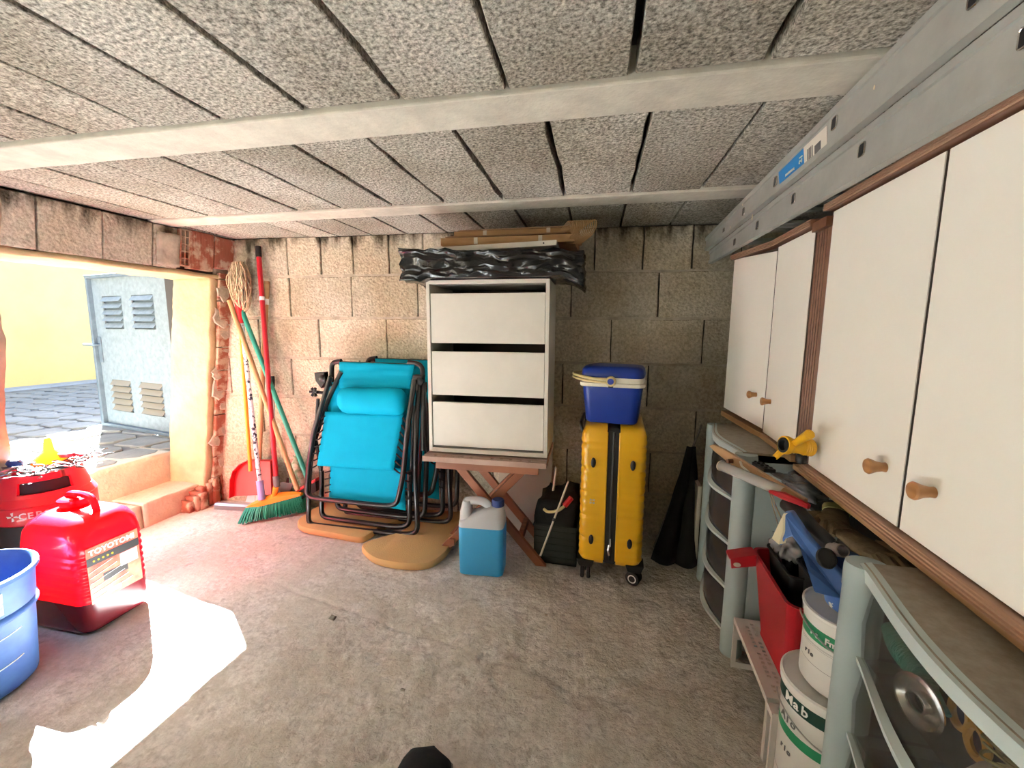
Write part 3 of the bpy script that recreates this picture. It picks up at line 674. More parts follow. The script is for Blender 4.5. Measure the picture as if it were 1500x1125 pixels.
# broom
hd = w3(405, 722, .17)
br = thing('broom', 'broom with green bristles, orange head and tall red handle, leaning in the corner', 'broom', (hd.x, hd.y, 0))
top = w3(378, 361, .02)
mb = MB(); mb.tube([V((hd.x, hd.y+.005, hd.z+.03)), top], .0115, 12); mb.build('handle', 'red_pole', br, world=True, smooth=True)
a, b_ = V((hd.x, hd.y+.005, hd.z+.03)), top
for t0, t1, r, m, nm in ((.955, 1.0, .0135, 'black', 'grip'), (0, .045, .015, 'rubber_grey', 'coupling'), (.775, .79, .0125, 'white', 'sticker')):
    mb = MB(); mb.tube([a.lerp(b_, t0), a.lerp(b_, t1)], r, 12); mb.build(nm, m, br, world=True, smooth=True)
e0, e1 = w3(362, 742, .19), w3(442, 722, .12)                  # ends of the head
mb = MB(); R = []
for k in range(13):
    u = k/12; p = e0.lerp(e1, u); arch = .030*sin(pi*u)**.8; wd = .010+.012*sin(pi*u); p.z = e0.z-.012+(e1.z-e0.z)*u
    R.append([p+V((0, -wd, 0)), p+V((0, -wd, .010+arch*.5)), p+V((0, 0, .014+arch)), p+V((0, wd, .010+arch*.5)), p+V((0, wd, 0))])
mb.loft(R); mb.tube([e0.lerp(e1, .5)+V((0, 0, .02)), V((hd.x, hd.y, hd.z+.035))], .013, 10); mb.build('head', 'orange', br, world=True, smooth=True)
mb = MB(); random.seed(5)
b0, b1 = onz(352, 768, .006), onz(452, 748, .006)
for k in range(56):
    for row in range(2):
        u = (k+.5)/56; p = e0.lerp(e1, u)+V((0, (row-.5)*.018, -.004)); q = b0.lerp(b1, u)+V((random.uniform(-.004, .004), (row-.5)*.035+random.uniform(-.006, .006), random.uniform(0, .006)))
        q.z += .004+.02*0
        mid = p.lerp(q, .5)+V((0, -.004, 0)); mb.tube([p, mid, q], [.0032, .0036, .0042], 4)
o = mb.build('bristles', 'bristle', br, world=True); o['kind'] = 'stuff'
# mop upside down
mp = thing('mop', 'upside-down string mop with speckled white handle and lilac tip, leaning in the corner', 'mop', w3(382, 726, .18))
a, b_ = w3(383, 726, .18), w3(352, 455, .06)
mb = MB(); mb.tube([a, b_], .0105, 12); mb.build('handle', 'pattern_pole', mp, world=True, smooth=True)
mb = MB(); mb.tube([a+(a-b_).normalized()*.02, a.lerp(b_, .08)], .0165, 12); mb.build('lilac_tip', 'lilac', mp, world=True, smooth=True)
mb = MB(); mb.tube([a.lerp(b_, .93), b_, b_+V((0, 0, .05))], [.016, .02, .026], 10); mb.build('socket', 'red_plastic', mp, world=True, smooth=True)
random.seed(11); mb = MB(); c = w3(352, 418, .055)
for k in range(120):
    a = random.random()*2*pi; pts = []
    w0 = random.uniform(.02, .06); ph = random.uniform(-.5, .5)
    for s in range(8):
        u = s/7; zz = .11-.25*u+random.uniform(-.006, .006); bul = sin(pi*min(1, u*.9+.1))**.6
        pts.append(c+V((w0*bul*cos(a+ph*u*2)*1.0+random.uniform(-.008, .008), w0*.7*bul*sin(a+ph*u*2)+random.uniform(-.005, .005), zz)))
    mb.tube(spline(pts, 2), .0024, 4)
o = mb.build('strings', 'mop_string', mp, world=True); o['kind'] = 'stuff'
# dustpan
dp = thing('dustpan', 'red upright dustpan with long orange handle leaning on the corner wall', 'dustpan', w3(375, 728, .12))
q = [(342, 727), (343, 700), (347, 688), (356, 678), (366, 673), (402, 673), (404, 724)]
pts = [w3(x, y, .12-.06*(728-y)/55) for x, y in q]; pts = [V((p.x, p.y, max(p.z, .003))) for p in pts]
mb = MB(); mb.slab(pts, (0, .004, 0)); mb.build('pan', 'red_plastic', dp, world=True)
mb = MB()
for k in range(len(pts)-1):
    a, b_ = pts[k], pts[k+1]; mb.slab([a, b_, b_+V((0, -.028, .0)), a+V((0, -.028, 0))], (b_-a).cross(V((0, -1, 0))).normalized()*.003)
mb.build('rim', 'red_plastic', dp, world=True)
mb = MB(); mb.tube([w3(367, 690, .10), w3(358, 560, .05), w3(352, 470, .03)], .009, 10); mb.build('handle', 'orange', dp, world=True, smooth=True)
# squeegee with wooden handle
sq = thing('squeegee', 'floor squeegee with pale metal bar and grey rubber, on a varnished wooden handle', 'squeegee', onz(360, 745, .006))
A_, B_ = onz(313, 746, .004), onz(412, 752, .004)
mb = MB(); d = (B_-A_).normalized(); n_ = V((-d.y, d.x, 0))
mb.slab([A_, B_, B_+V((0, 0, .022))+n_*.006, A_+V((0, 0, .022))+n_*.006], n_*.008); mb.build('rubber_blade', 'rubber_grey', sq, world=True)
mb = MB(); mb.slab([A_+V((0, 0, .022)), B_+V((0, 0, .022)), B_+V((0, 0, .030))+n_*.012, A_+V((0, 0, .030))+n_*.012], n_*.02); mb.build('bar', 'alu', sq, world=True, bevel=.001)
f0, f1 = onz(372, 738, .03)+V((0, .02, 0)), w3(391, 412, .02)
mb = MB(); mb.tube([f0, f1], .0125, 10); mb.build('handle', 'wood_pole', sq, world=True, smooth=True)
mb = MB(); R = [[f0.lerp(f1, .14)+V((s*.012, -.012*c_, 0)) for s, c_ in ((-1, 1), (1, 1), (1, -1), (-1, -1))], [V((f0.x+s*.055-.01, f0.y-.012*c_, .03)) for s, c_ in ((-1, 1), (1, 1), (1, -1), (-1, -1))]]
mb.loft(R); mb.build('socket', 'white', sq, world=True, bevel=.003)
mb = MB(); mb.tube([f0.lerp(f1, .90), f0.lerp(f1, .925)], .0132, 10); mb.build('sticker', 'white', sq, world=True)
mb = MB(); mb.tube([f0.lerp(f1, .93), f1], .0134, 10); mb.build('bare_end', 'cardboard', sq, world=True)
stick('teal_pole', 'teal tube handle with a yellow cap, crossing behind the red broom handle', 'pole', w3(452, 705, .14), w3(341, 421, .05), .0115, 'teal', [(.92, 1.0, .0135, 'yellow_plastic', 'yellow_cap')])
f0 = w3(436, 718, .15)
t = stick('wooden_pole', 'plain light wooden pole slanting across the corner in front of the teal handle', 'pole', f0, w3(336, 440, .075), .0115, 'wood_pole')
t = thing('hand_brush', 'dark red hand brush lying behind the right end of the broom', 'brush', w3(440, 716, .11))
a = w3(434, 722, .11); b_ = w3(462, 706, .10)
mb = MB(); mb.slab([a, b_, b_+V((0, 0, .018)), a+V((0, 0, .018))], (0, .04, 0)); mb.build('back', 'red_plastic', t, world=True, bevel=.004)
mb = MB(); mb.slab([a+V((0, .002, -.05)), b_+V((0, .002, -.05)), b_, a], (0, .035, 0)); mb.build('bristles', 'soft_black', t, world=True)
stick('thin_tube', 'thin grey metal tube with black cap standing at the wall beside the poles', 'pole', w3(405, 712, .05), w3(399, 551, .02), .007, 'alu', [(.90, 1.0, .010, 'black', 'black_cap')])
t = thing('trowel', 'dark scoop with pale grey blade lying behind the broom head', 'scoop', w3(418, 716, .09))
mb = MB(); mb.loft([[w3(x, y, o) for x, y, o in r] for r in (((408, 716, .10), (412, 706, .13), (430, 708, .13), (428, 718, .10)), ((414, 726, .07), (412, 722, .10), (422, 724, .10), (424, 730, .07)))]); mb.build('blade', 'rubber_grey', t, world=True, smooth=True)
mb = MB(); mb.tube([w3(418, 724, .08), w3(424, 700, .05)], .012, 8); mb.build('handle', 'black', t, world=True, smooth=True)
t = thing('plant_food_bag', 'faded green and cream bottle-shaped bag standing by the wall behind the poles', 'bag', (w3(436, 690, .05).x, w3(436, 690, .05).y, 0))
c = V((w3(436, 690, .05).x, w3(436, 690, .05).y, 0)); mb = MB(); R = []
for z, wx, wyy in ((.004, .048, .03), (.05, .052, .038), (.15, .05, .036), (.22, .045, .03), (.26, .03, .02), (.285, .014, .012), (.30, .018, .016)):
    R.append([c+V((wx*cos(a)*(1+.12*nz((a*2, z*20, 0))), wyy*sin(a)*(1+.12*nz((a*2, z*20, 4))), z)) for a in [2*pi*i/16 for i in range(16)]])
mb.loft(R); mb.build('body', 'bottle_green', t, world=True, smooth=True)
mb = MB(); mb.lathe([(.013, 0), (.013, .02), (.009, .024)], 12, Matrix.Translation(c+V((0, 0, .298)))); mb.build('cap', 'tape', t, world=True, smooth=True)
# ================================================================== FOAM SHEETS
def foam(label, pix, th, z0=.004):
    P = spline([onz(x, y, z0+th) for x, y in pix], 5, closed=True); c = sum(P, V())/len(P); mb = MB()
    ring = lambda k, z: [V((c.x+(p.x-c.x)*k, c.y+(p.y-c.y)*k, z+.0015*nz((p.x*9, p.y*9, 0)))) for p in P]
    mb.loft([ring(.985, z0), ring(1, z0+.006), ring(1, z0+th-.008), ring(.985, z0+th-.001), ring(.97, z0+th)])
    return tag(mb.build('foam_sheet', 'foam', smooth=True), label, 'foam')
foam('yellow foam sheet with a straight edge under the left of the recliners', [(436, 762), (444, 772), (485, 780), (526, 787), (541, 782), (560, 770), (606, 752), (610, 735), (560, 728), (500, 730), (472, 738), (448, 752)], .028)
foam('larger yellow foam sheet with a rounded tongue, left of the blue jug', [(532, 796), (534, 806), (552, 818), (590, 825), (625, 824), (648, 812), (663, 793), (672, 770), (690, 745), (694, 728), (640, 728), (612, 752), (590, 776), (560, 786)], .030)
# ================================================================== FOLDED RECLINERS
def recliner(label, dx, dy, dz=0.0):
    n = V((-.03, 1, -.11)); p0 = V((-1.15, 1.645, .04))
    def cp(px, py, off=0.0): return onp(px, py, p0-V((0, off, 0)), n)+V((dx, dy, dz))
    t = thing('folding_recliner', label, 'folding chair', V((-1.15+dx, 1.66+dy, .035+dz)), group='folded recliners')
    def U(pix, off, name='frame', r=.0115, rad=.05, m='black_metal', closed=False):
        mb = MB(); mb.tube(roundpath([cp(x, y, o if False else off) for x, y in pix], rad), r, 10); return mb.build(name, m, t, world=True, smooth=True)
    U([(484, 552), (459, 634), (451, 690), (449, 727), (470, 731), (565, 741), (581, 739), (590, 700), (598, 618), (607, 556)], .055, rad=.06)
    U([(500, 545), (478, 590), (458, 655), (452, 700), (452, 768), (470, 770), (590, 783), (612, 781), (608, 690), (610, 620), (614, 556)], .02, rad=.055)
    U([(471, 690), (471, 757), (490, 760), (580, 772), (600, 770), (600, 690)], .0, rad=.05)
    U([(494, 700), (494, 744), (510, 747), (590, 757), (622, 757), (626, 640), (622, 560)], -.05, rad=.04)
    U([(486, 566), (486, 531), (500, 529)], .0, rad=.04); U([(598, 531), (619, 534), (620, 660)], .0, rad=.04)
    for xy in (((480, 590), (470, 690)), ((607, 590), (600, 745)), ((620, 600), (612, 730))):
        U(xy, -.02, 'side_rail', .009)
    U([(497, 532), (606, 536)], -.005, 'top_rail', .010)
    def cloth(grid, name, m='cyan', bulge=.0, th=.004):
        mb = MB(); mb.loft(grid, closed=False, cap=False); o = mb.build(name, m, t, world=True, smooth='all')
        s = o.modifiers.new('s', 'SOLIDIFY'); s.thickness = th; return o
    def sheet(c00, c10, c01, c11, off, off2, nx=14, nyy=12, wav=.004, seed=0, sag=0.0):
        G = []
        for j in range(nyy+1):
            v = j/nyy; row = []
            for i in range(nx+1):
                u = i/nx; x = (c00[0]*(1-u)+c10[0]*u)*(1-v)+(c01[0]*(1-u)+c11[0]*u)*v; y = (c00[1]*(1-u)+c10[1]*u)*(1-v)+(c01[1]*(1-u)+c11[1]*u)*v
                o = off*(1-v)+off2*v+wav*noise.noise(V((u*2.0, v*7+seed, seed)))+wav*.5*noise.noise(V((u*9, v*3, seed+3)))-sag*sin(pi*u)
                row.append(cp(x, y, o))
            G.append(row)
        return G
    cloth(sheet((497, 530), (607, 534), (497, 568), (600, 570), .012, .030, wav=.006), 'headrest_cloth')
    cloth(sheet((477, 603), (591, 607), (465, 682), (577, 689), .030, .040, wav=.006, seed=2), 'seat_cloth')
    cloth(sheet((484, 560), (600, 562), (480, 606), (597, 610), .005, .005, wav=.004, seed=7), 'back_cloth')
    cloth(sheet((484, 682), (592, 686), (482, 728), (594, 748), .012, .016, wav=.006, seed=4), 'back_cloth')
    # pillow roll
    a, b_ = cp(498, 586, .048), cp(594, 589, .048); mb = MB(); d = (b_-a); R = []
    for k in range(17):
        u = k/16; c = a+d*u; rr = .062*(min(1, sin(pi*min(max(u, .02), .98))*4))**.35
        R.append([c+V((0, -rr*.62*cos(q)*(1+.06*nz((u*7, q*2, 0))), rr*1.0*sin(q)*(1+.05*nz((u*9, q, 2))))) for q in [2*pi*i/18 for i in range(18)]])
    mb.loft(R); mb.build('pillow', 'cyan', t, world=True, smooth='all')
    mb = MB(); mb.slab([cp(480, 576, .0), cp(500, 578, .0), cp(500, 592, .0), cp(480, 590, .0)], (0, .003, 0)); mb.slab([cp(590, 580, .0), cp(612, 582, .0), cp(612, 594, .0), cp(590, 594, .0)], (0, .003, 0)); mb.build('pillow_strap', 'cyan_dark', t, world=True)
    # elastic cord loops on both sides
    for k in range(8):
        u = k/7; l0 = (476-11*u, 609+72*u); l1 = (466-13*u, 614+70*u); r0 = (590-13*u, 612+74*u); r1 = (599-9*u, 622+72*u)
        for (p, q) in ((l0, l1), (r0, r1)):
            mb = MB(); mb.tube(spline([cp(p[0], p[1], .040), cp((p[0]+q[0])/2, (p[1]+q[1])/2+2, .050), cp(q[0], q[1], .045)], 3), .0035, 6); mb.build('elastic_loop', 'soft_black', t, world=True)
    for k in range(4):
        for p_, q_ in (((484, 690+k*10), (476, 692+k*10)), ((594, 692+k*12), (602, 696+k*12))):
            mb = MB(); mb.tube([cp(*p_, .02), cp(*q_, .02)], .0035, 6); mb.build('elastic_loop', 'soft_black', t, world=True)
    # hinge brackets, knobs and armrests on the sides
    for (x, y, s) in ((474, 552, 1), (616, 556, -1)):
        mb = MB(); mb.slab([cp(x-8*s, y-7, .0), cp(x+7*s, y-8, .0), cp(x+9*s, y+6, .0), cp(x+2*s, y+16, .0), cp(x-6*s, y+5, .0)], (0, -.03, 0)); mb.build('hinge_bracket', 'black', t, world=True, bevel=.004)
        mb = MB(); c = cp(x, y+2, .03); mb.lathe([(.0, 0), (.016, .002), (.018, .012), (.010, .018), (0, .019)], 12, Matrix.Translation(c) @ Matrix.Rotation(pi/2, 4, 'X'), cap=False); mb.build('knob', 'black', t, world=True, smooth=True)
    for (x, y) in ((461, 574),):
        mb = MB(); c = cp(x, y, .02)
        for k in range(6):
            a = k*pi/3; mb.tube([c, c+V((cos(a)*.022, -.008, sin(a)*.022))], .007, 6)
        mb.tube([c, cp(490, 578, .0)], .008, 8); mb.build('lock_knob', 'black', t, world=True, smooth=True)
    mb = MB(); mb.tube(roundpath([cp(466, 584, .02), cp(462, 640, .01), cp(470, 690, .0)], .02), .008, 8); mb.build('armrest_strut', 'black', t, world=True, smooth=True)
    return t
recliner('turquoise folding recliner with black tube frame, the front one, leaning nearest', 0, 0)
recliner('turquoise folding recliner behind the front one, mostly hidden, only its top and right side showing', .105, .135, .008)
# ================================================================== STOOL, CHEST AND WHAT LIES ON IT
st = thing('folding_stool', 'red-brown wooden folding stool with slotted top carrying the white chest', 'stool', (-.48, 1.60, 0))
TZ = .470
cA, cB = V((-.712, 1.44, TZ)), V((-.232, 1.47, TZ)); sd = (cB-cA); sd.normalize(); sn = V((-sd.y, sd.x, 0)); SW = .48; SD = .31
def sp(u, v, z): return cA+sd*u+sn*v+V((0, 0, z-TZ))
for k in range(6):
    v0 = SD*k/6; v1 = SD*(k+1)/6-.004; mb = MB()
    if k == 0:                                    # front slat pierced by rows of square slots
        us = [0, .032]
        for g_ in (0, 1):
            u0 = .032+g_*.225
            for q in range(5): us += [u0+q*.036+.012, u0+q*.036+.036]
        cuts = [(.04+q*.036, .052+q*.036) for q in range(5)]+[(.265+q*.036, .277+q*.036) for q in range(5)]
        mb.slab([sp(0, 0, TZ-.022), sp(SW, 0, TZ-.022), sp(SW, .016, TZ-.022), sp(0, .016, TZ-.022)], (0, 0, .020)); mb.slab([sp(0, .028, TZ-.022), sp(SW, .028, TZ-.022), sp(SW, v1, TZ-.022), sp(0, v1, TZ-.022)], (0, 0, .020))
        e = 0
        for c0, c1 in cuts+[(SW, SW)]:
            mb.slab([sp(e, .016, TZ-.022), sp(c0, .016, TZ-.022), sp(c0, .028, TZ-.022), sp(e, .028, TZ-.022)], (0, 0, .020)); e = c1
    else: mb.slab([sp(0, v0, TZ-.022), sp(SW, v0, TZ-.022), sp(SW, v1, TZ-.022), sp(0, v1, TZ-.022)], (0, 0, .020))
    mb.build('slat', 'stool_top', st, world=True)
for v in (.012, SD-.03):
    mb = MB(); mb.slab([sp(.05 if v < .1 else .04, v, TZ-.052), sp(SW-.03, v, TZ-.052), sp(SW-.03, v, TZ-.023), sp(.05, v, TZ-.023)], sn*.02); mb.build('rail', 'stool_wood', st, world=True, bevel=.002)
def leg(u0, u1, v, name='leg', wd=.022):
    a, b_ = sp(u0, v, TZ-.05), sp(u1, v, .004); d = (b_-a).normalized(); p = sd*wd
    mb = MB(); mb.slab([a-p, a+p, b_+p, b_-p], sn*.02); return mb.build(name, 'stool_wood', st, world=True, bevel=.002)
leg(.095, .455, .10); leg(.40, .02, .128); leg(.40, .02, .235); leg(.095, .455, .262)
mb = MB(); mb.tube([sp(.245, .02, .255), sp(.245, SD-.02, .255)], .006, 8); mb.build('pivot_rod', 'steel', st, world=True)
for u_, z_ in ((.36, .10), (.065, .045)):
    mb = MB(); mb.slab([sp(u_, .115, z_), sp(u_+.02, .115, z_), sp(u_+.02, .115, z_+.03), sp(u_, .115, z_+.03)], sn*.15); mb.build('stretcher', 'stool_wood', st, world=True)
# chest
CZ0, CZ1 = .476, 1.135
ch = thing('chest_of_drawers', 'white chest of three plain drawers standing on the wooden folding stool', 'chest of drawers', sp(.24, .15, CZ0))
def cq(px, py, off=0.0): return onp(px, py, sp(0, .045+off, TZ), sn)
cl, cr = .012, .478; F0 = .045; D_ = .28; TT = .014
def cbx(u0, u1, v0, v1, z0, z1, name, m='chest_white', **k):
    mb = MB(); mb.slab([sp(u0, v0, z0), sp(u1, v0, z0), sp(u1, v1, z0), sp(u0, v1, z0)], (0, 0, z1-z0)); return mb.build(name, m, ch, world=True, **k)
cbx(cl, cl+TT, F0, F0+D_, CZ0, CZ1, 'side_panel', bevel=.0015); cbx(cr-TT, cr, F0, F0+D_, CZ0, CZ1, 'side_panel', bevel=.0015)
cbx(cl+TT, cr-TT, F0, F0+D_, CZ0, CZ0+.016, 'bottom_panel'); cbx(cl+TT, cr-TT, F0, F0+D_, CZ1-.014, CZ1, 'top_panel')
cbx(cl+TT, cr-TT, F0+D_-.006, F0+D_, CZ0+.016, CZ1-.014, 'back_panel', 'chest_dark')
for (z0, z1) in ((.902, 1.087), (.702, .870), (.500, .674)):
    d = cbx(cl+TT+.002, cr-TT-.002, F0+.004, F0+.020, z0, z1, 'drawer_front', bevel=.001)
    mb = MB()
    for u0, u1 in ((cl+TT+.012, cl+TT+.022), (cr-TT-.022, cr-TT-.012)): mb.slab([sp(u0, F0+.02, z0+.01), sp(u1, F0+.02, z0+.01), sp(u1, F0+D_-.02, z0+.01), sp(u0, F0+D_-.02, z0+.01)], (0, 0, .10))
    mb.slab([sp(cl+TT+.012, F0+.02, z0+.01), sp(cr-TT-.012, F0+.02, z0+.01), sp(cr-TT-.012, F0+D_-.02, z0+.01), sp(cl+TT+.012, F0+D_-.02, z0+.01)], (0, 0, .006)); mb.build('drawer_box', 'chest_dark', ch, world=True)
t = thing('red_cloth', 'dark red cloth showing in the gap above the middle drawer', 'cloth', sp(.2, .14, .83))
mb = MB(); mb.loft([[sp(.12+.012*k, .075+.02*cos(a), .845+.022*sin(a)+.006*nz((k, a, 0))) for a in [2*pi*i/8 for i in range(8)]] for k in range(11)]); mb.build('fold', 'red_plastic', t, world=True, smooth=True)
t = thing('white_cloth', 'crumpled white cloth showing in the gap above the middle drawer', 'cloth', sp(.32, .14, .83))
mb = MB(); mb.loft([[sp(.27+.010*k, .075+.02*cos(a), .848+.022*sin(pi*k/11)*sin(a)+.004*nz((k, a, 0))) for a in [2*pi*i/8 for i in range(8)]] for k in range(11)]); mb.build('fold', 'white', t, world=True, smooth=True)
# black bag with board inside, board and cardboard on top
bm = bmesh.new(); bmesh.ops.create_cube(bm, size=1); bmesh.ops.subdivide_edges(bm, edges=bm.edges, cuts=26, use_grid_fill=True)
for v in bm.verts:
    u, q, z = v.co.x+.5, v.co.y+.5, v.co.z+.5
    endk = 1+.25*(u < .12)-.0*(u > .9)
    cx = u*.655-.06; cz = 1.139+z*.080+(.02*(1-u) if z > .5 else 0)
    p = sp(cx, -.005+q*.30, cz)
    if u < .14: p.z += .012*math.sin(z*3)-.012*(1-z)
    if u > .90: p.z -= .035*(u-.9)*10*(1-z)
    for s, am in ((14, .012), (34, .011), (75, .005)):
        d = noise.noise(V((p.x*s, p.y*s, p.z*s*1.3)))
        f = (1-abs(d)*2)*am
        if z > .05 or not .12 < u < .86: p += V((noise.noise(p*s+V((3, 0, 0)))*am, -f*(1 if q < .5 else .2), noise.noise(p*s+V((0, 9, 0)))*am*.7))
    v.co = p
me = bpy.data.meshes.new('plastic_bag'); bm.to_mesh(me); bm.free(); me.materials.append(MT['bag'])
for p in me.polygons: p.use_smooth = True
o = bpy.data.objects.new('plastic_bag', me); col.objects.link(o); tag(o, 'crumpled shiny black plastic sack lying on top of the white chest', 'bag')
mb = MB(); mb.slab([sp(.03, .03, 1.232), sp(.500, .03, 1.246), sp(.500, .30, 1.246), sp(.03, .30, 1.232)], (0, 0, .018))
t = tag(mb.build('shelf_board', 'chest_white', bevel=.001), 'white shelf board lying on the black sack, under the cardboard', 'board')
mb = MB(); mb.tube([sp(.455, .0285, 1.254), sp(.455, .033, 1.254)], .003, 8); mb.build('screw_hole', 'black', t)
for (u0, u1, v0, v1, z0, z1, lab) in ((.06, .56, .08, .34, 1.266, 1.300, 'flattened brown cardboard box on the white board, lower of two'), (.10, .57, .12, .36, 1.303, 1.330, 'flattened brown cardboard box on top of the pile above the chest, upper of two')):
    t = thing('cardboard_box', lab, 'box', sp((u0+u1)/2, (v0+v1)/2, z0))
    mb = MB(); mb.slab([sp(u0, v0, z0), sp(u1, v0, z0), sp(u1+.01, v1, z0), sp(u0, v1, z0)], (0, 0, (z1-z0)*.8)); mb.build('body', 'cardboard', t, world=True, bevel=.002)
    mb = MB(); mb.slab([sp(u0+.02, v0-.004, z1-.007), sp(u1-.03, v0-.004, z1-.004), sp(u1-.03, v1, z1-.004), sp(u0, v1, z1-.007)], (0, 0, .004)); mb.build('flap', 'cardboard_dark', t, world=True)
    for uu in ((u0+u1)/2-.12, (u0+u1)/2+.12): mb = MB(); mb.slab([sp(uu, v0-.002, z0+.002), sp(uu+.014, v0-.002, z0+.002), sp(uu+.014, v0-.002, z0+.026), sp(uu, v0-.002, z0+.026)], sn*.003); mb.build('tape_strip', 'tape', t, world=True)
mb = MB()
for k in range(14):
    a = sp(.53+.004*k, .1, 1.262); mb.tube(spline([a, a+V((.02+.002*k, -.03, .03)), a+V((.01+.003*k, -.02, .075)), a+V((-.02, 0, .05-.001*k))], 4), .0018, 4)
tag(mb.build('twine_bundle', 'cardboard'), 'loose brown twine hanging at the right end of the cardboard', 'string', kind='stuff')
# blue jug
jg = thing('jug', 'milky plastic five litre jug filled with bright blue liquid, with a navy cap', 'jug', (-.485, 1.495, .004), rz=radians(6))
mb = MB(); mb.loft([can_ring(0, .160, .095, .018), can_ring(.005, .172, .107, .020), can_ring(.06, .174, .11, .02), can_ring(.12, .176, .11, .02), can_ring(.195, .176, .11, .02)]); mb.build('blue_liquid', 'jug_blue', jg, smooth=True)
mb = MB(); mb.loft([can_ring(.1955, .176, .11, .02), can_ring(.215, .174, .108, .022), can_ring(.235, .13, .10, .03, off=(.022, 0)), can_ring(.262, .075, .07, .03, off=(.045, 0)), can_ring(.270, .05, .05, .024, off=(.058, 0))]); mb.build('shoulder', 'jug_white', jg, smooth=True)
mb = MB(); mb.tube(roundpath([(-.068, 0, .205), (-.068, 0, .285), (.01, 0, .285), (.038, 0, .240)], .03, 6), .0165, 12); mb.build('handle', 'jug_white', jg, smooth=True)
mb = MB(); mb.loft([can_ring(.21, .05, .085, .018, off=(-.062, 0)), can_ring(.245, .042, .07, .018, off=(-.066, 0)), can_ring(.288, .030, .05, .013, off=(-.062, 0))]); mb.build('handle_post', 'jug_white', jg, smooth=True)
mb = MB()
mb.lathe([(.020, .262), (.020, .268), (.024, .270), (.024, .292), (.021, .296), (0, .296)], 24, Matrix.Translation((.060, 0, 0)), cap=False)
for k in range(24):
    a = 2*pi*k/24; mb.box((.060+.0235*cos(a)-.001, .0235*sin(a)-.001, .271), (.060+.0235*cos(a)+.001, .0235*sin(a)+.001, .291))
mb.build('cap', 'cap_blue', jg, smooth=True)
# pale panel leaning behind the stool, little bits under it
P = [onw(692, 684, .05), onw(784, 690, .05), onw(786, 790, .16), onw(690, 780, .16)]
P = [V((-.515, 1.90, .47)), V((-.27, 1.92, .46)), V((-.275, 1.80, .004)), V((-.525, 1.78, .004))]
mb = MB(); mb.slab(P, (0, .014, .004)); tag(mb.build('leaning_panel', 'board', bevel=.001), 'pale cream panel leaning on the wall behind the folding stool', 'panel')
stick('bamboo_cane', 'thin pale cane leaning between the stool leg and the dark crate', 'cane', V((-.255, 1.50, .09)), V((-.165, 1.60, .36)), .004, 'tape', [(.46, .5, .0055, 'black', 'tie')])
# dark crate of tools
cr_ = thing('tool_crate', 'dark plastic crate full of black tools between stool and yellow suitcase', 'crate', (-.205, 1.70, 0))
mb = MB()
x0, x1, y0, y1, H_ = -.30, -.125, 1.60, 1.84, .165
for a, b_ in (((x0, y0, .004), (x1, y0+.005, H_)), ((x0, y1-.005, .004), (x1, y1, H_)), ((x0, y0, .004), (x0+.005, y1, H_)), ((x1-.005, y0, .004), (x1, y1, H_)), ((x0, y0, .004), (x1, y1, .012))): mb.box(a, b_)
mb.build('body', 'crate', cr_, world=True)
mb = MB(); mb.tube([(x0, y0, H_), (x1, y0, H_), (x1, y1, H_), (x0, y1, H_)], .006, 6, closed=True)
for k in range(5): mb.box((x0, y0-.003, .03+.028*k), (x1, y0, .034+.028*k))
mb.build('rim', 'crate', cr_, world=True)
rough_box((-.285, 1.62, .10), (-.14, 1.82, .27), 'black_tool_bag', 'dark_cloth', None, res=.02, amp=.03, freq=9); tag(bpy.context.scene.objects['black_tool_bag'], 'slumped black cloth bag heaped in the dark crate', 'bag')
mb = MB(); mb.tube(spline([(-.26, 1.60, .235), (-.24, 1.585, .232), (-.20, 1.58, .245), (-.165, 1.585, .275)], 5), .006, 8); t = tag(mb.build('pruning_saw', 'handle_cream', smooth=True), 'small pruning saw with pale blade and red grip on the tool bag', 'tool')
mb = MB(); mb.tube([(-.175, 1.582, .266), (-.150, 1.588, .30)], .011, 8); mb.build('grip', 'red_plastic', t, smooth=True)
stick('metal_rod', 'short grey metal rod standing up at the back left of the crate', 'rod', V((-.245, 1.72, .22)), V((-.235, 1.76, .36)), .006, 'steel')
# ================================================================== SUITCASE AND COOLER
sc_ = thing('suitcase', 'yellow ribbed hard-shell suitcase standing edge-on below the blue cooler', 'suitcase', (.005, 1.70, 0))
def shell(x0, x1, name):
    mb = MB(); R = []; n = 60; za, zb = .072, .612
    sgn = -1 if x0 < 0 and x1 <= .01 else 1
    for k in range(n+1):
        u = k/n; z = za+(zb-za)*u; e = min(u, 1-u)*(zb-za); ins = max(0, .032-sqrt(max(0, .032**2-max(0, .032-e)**2)))
        rib = .005*abs(sin(pi*(z-.09)/.030))**.6 if .1 < z < .58 else 0
        xo = (x1-ins+rib) if sgn > 0 else (x0+ins-rib); xi = x0 if sgn > 0 else x1
        y0, y1 = 1.512+ins-rib*.6, 1.885-ins; rr = .03; ring = []
        for i in range(7):
            a = pi/2*i/6; ring.append(V((xo-sgn*rr*(1-sin(a)), y0+rr*(1-cos(a)), z)) if True else None)
        r2 = [V((xi, y0, z))]+[V((xo-sgn*(rr-rr*sin(pi/2*i/6)), y0+(rr-rr*cos(pi/2*i/6)), z)) for i in range(7)]+[V((xo-sgn*(rr-rr*cos(pi/2*i/6)), y1-(rr-rr*sin(pi/2*i/6)), z)) for i in range(7)]+[V((xi, y1, z))]
        R.append(r2)
    mb.loft(R); return mb.build(name, 'case_yellow', sc_, world=True, smooth=True)
shell(-.108, -.020, 'shell'); shell(.026, .116, 'shell')
mb = MB(); mb.rbox((.003, 1.70, .343), (.0475, .368, .530), .004, rz=.02); mb.build('zip_gusset', 'soft_black', sc_, world=True)
mb = MB()
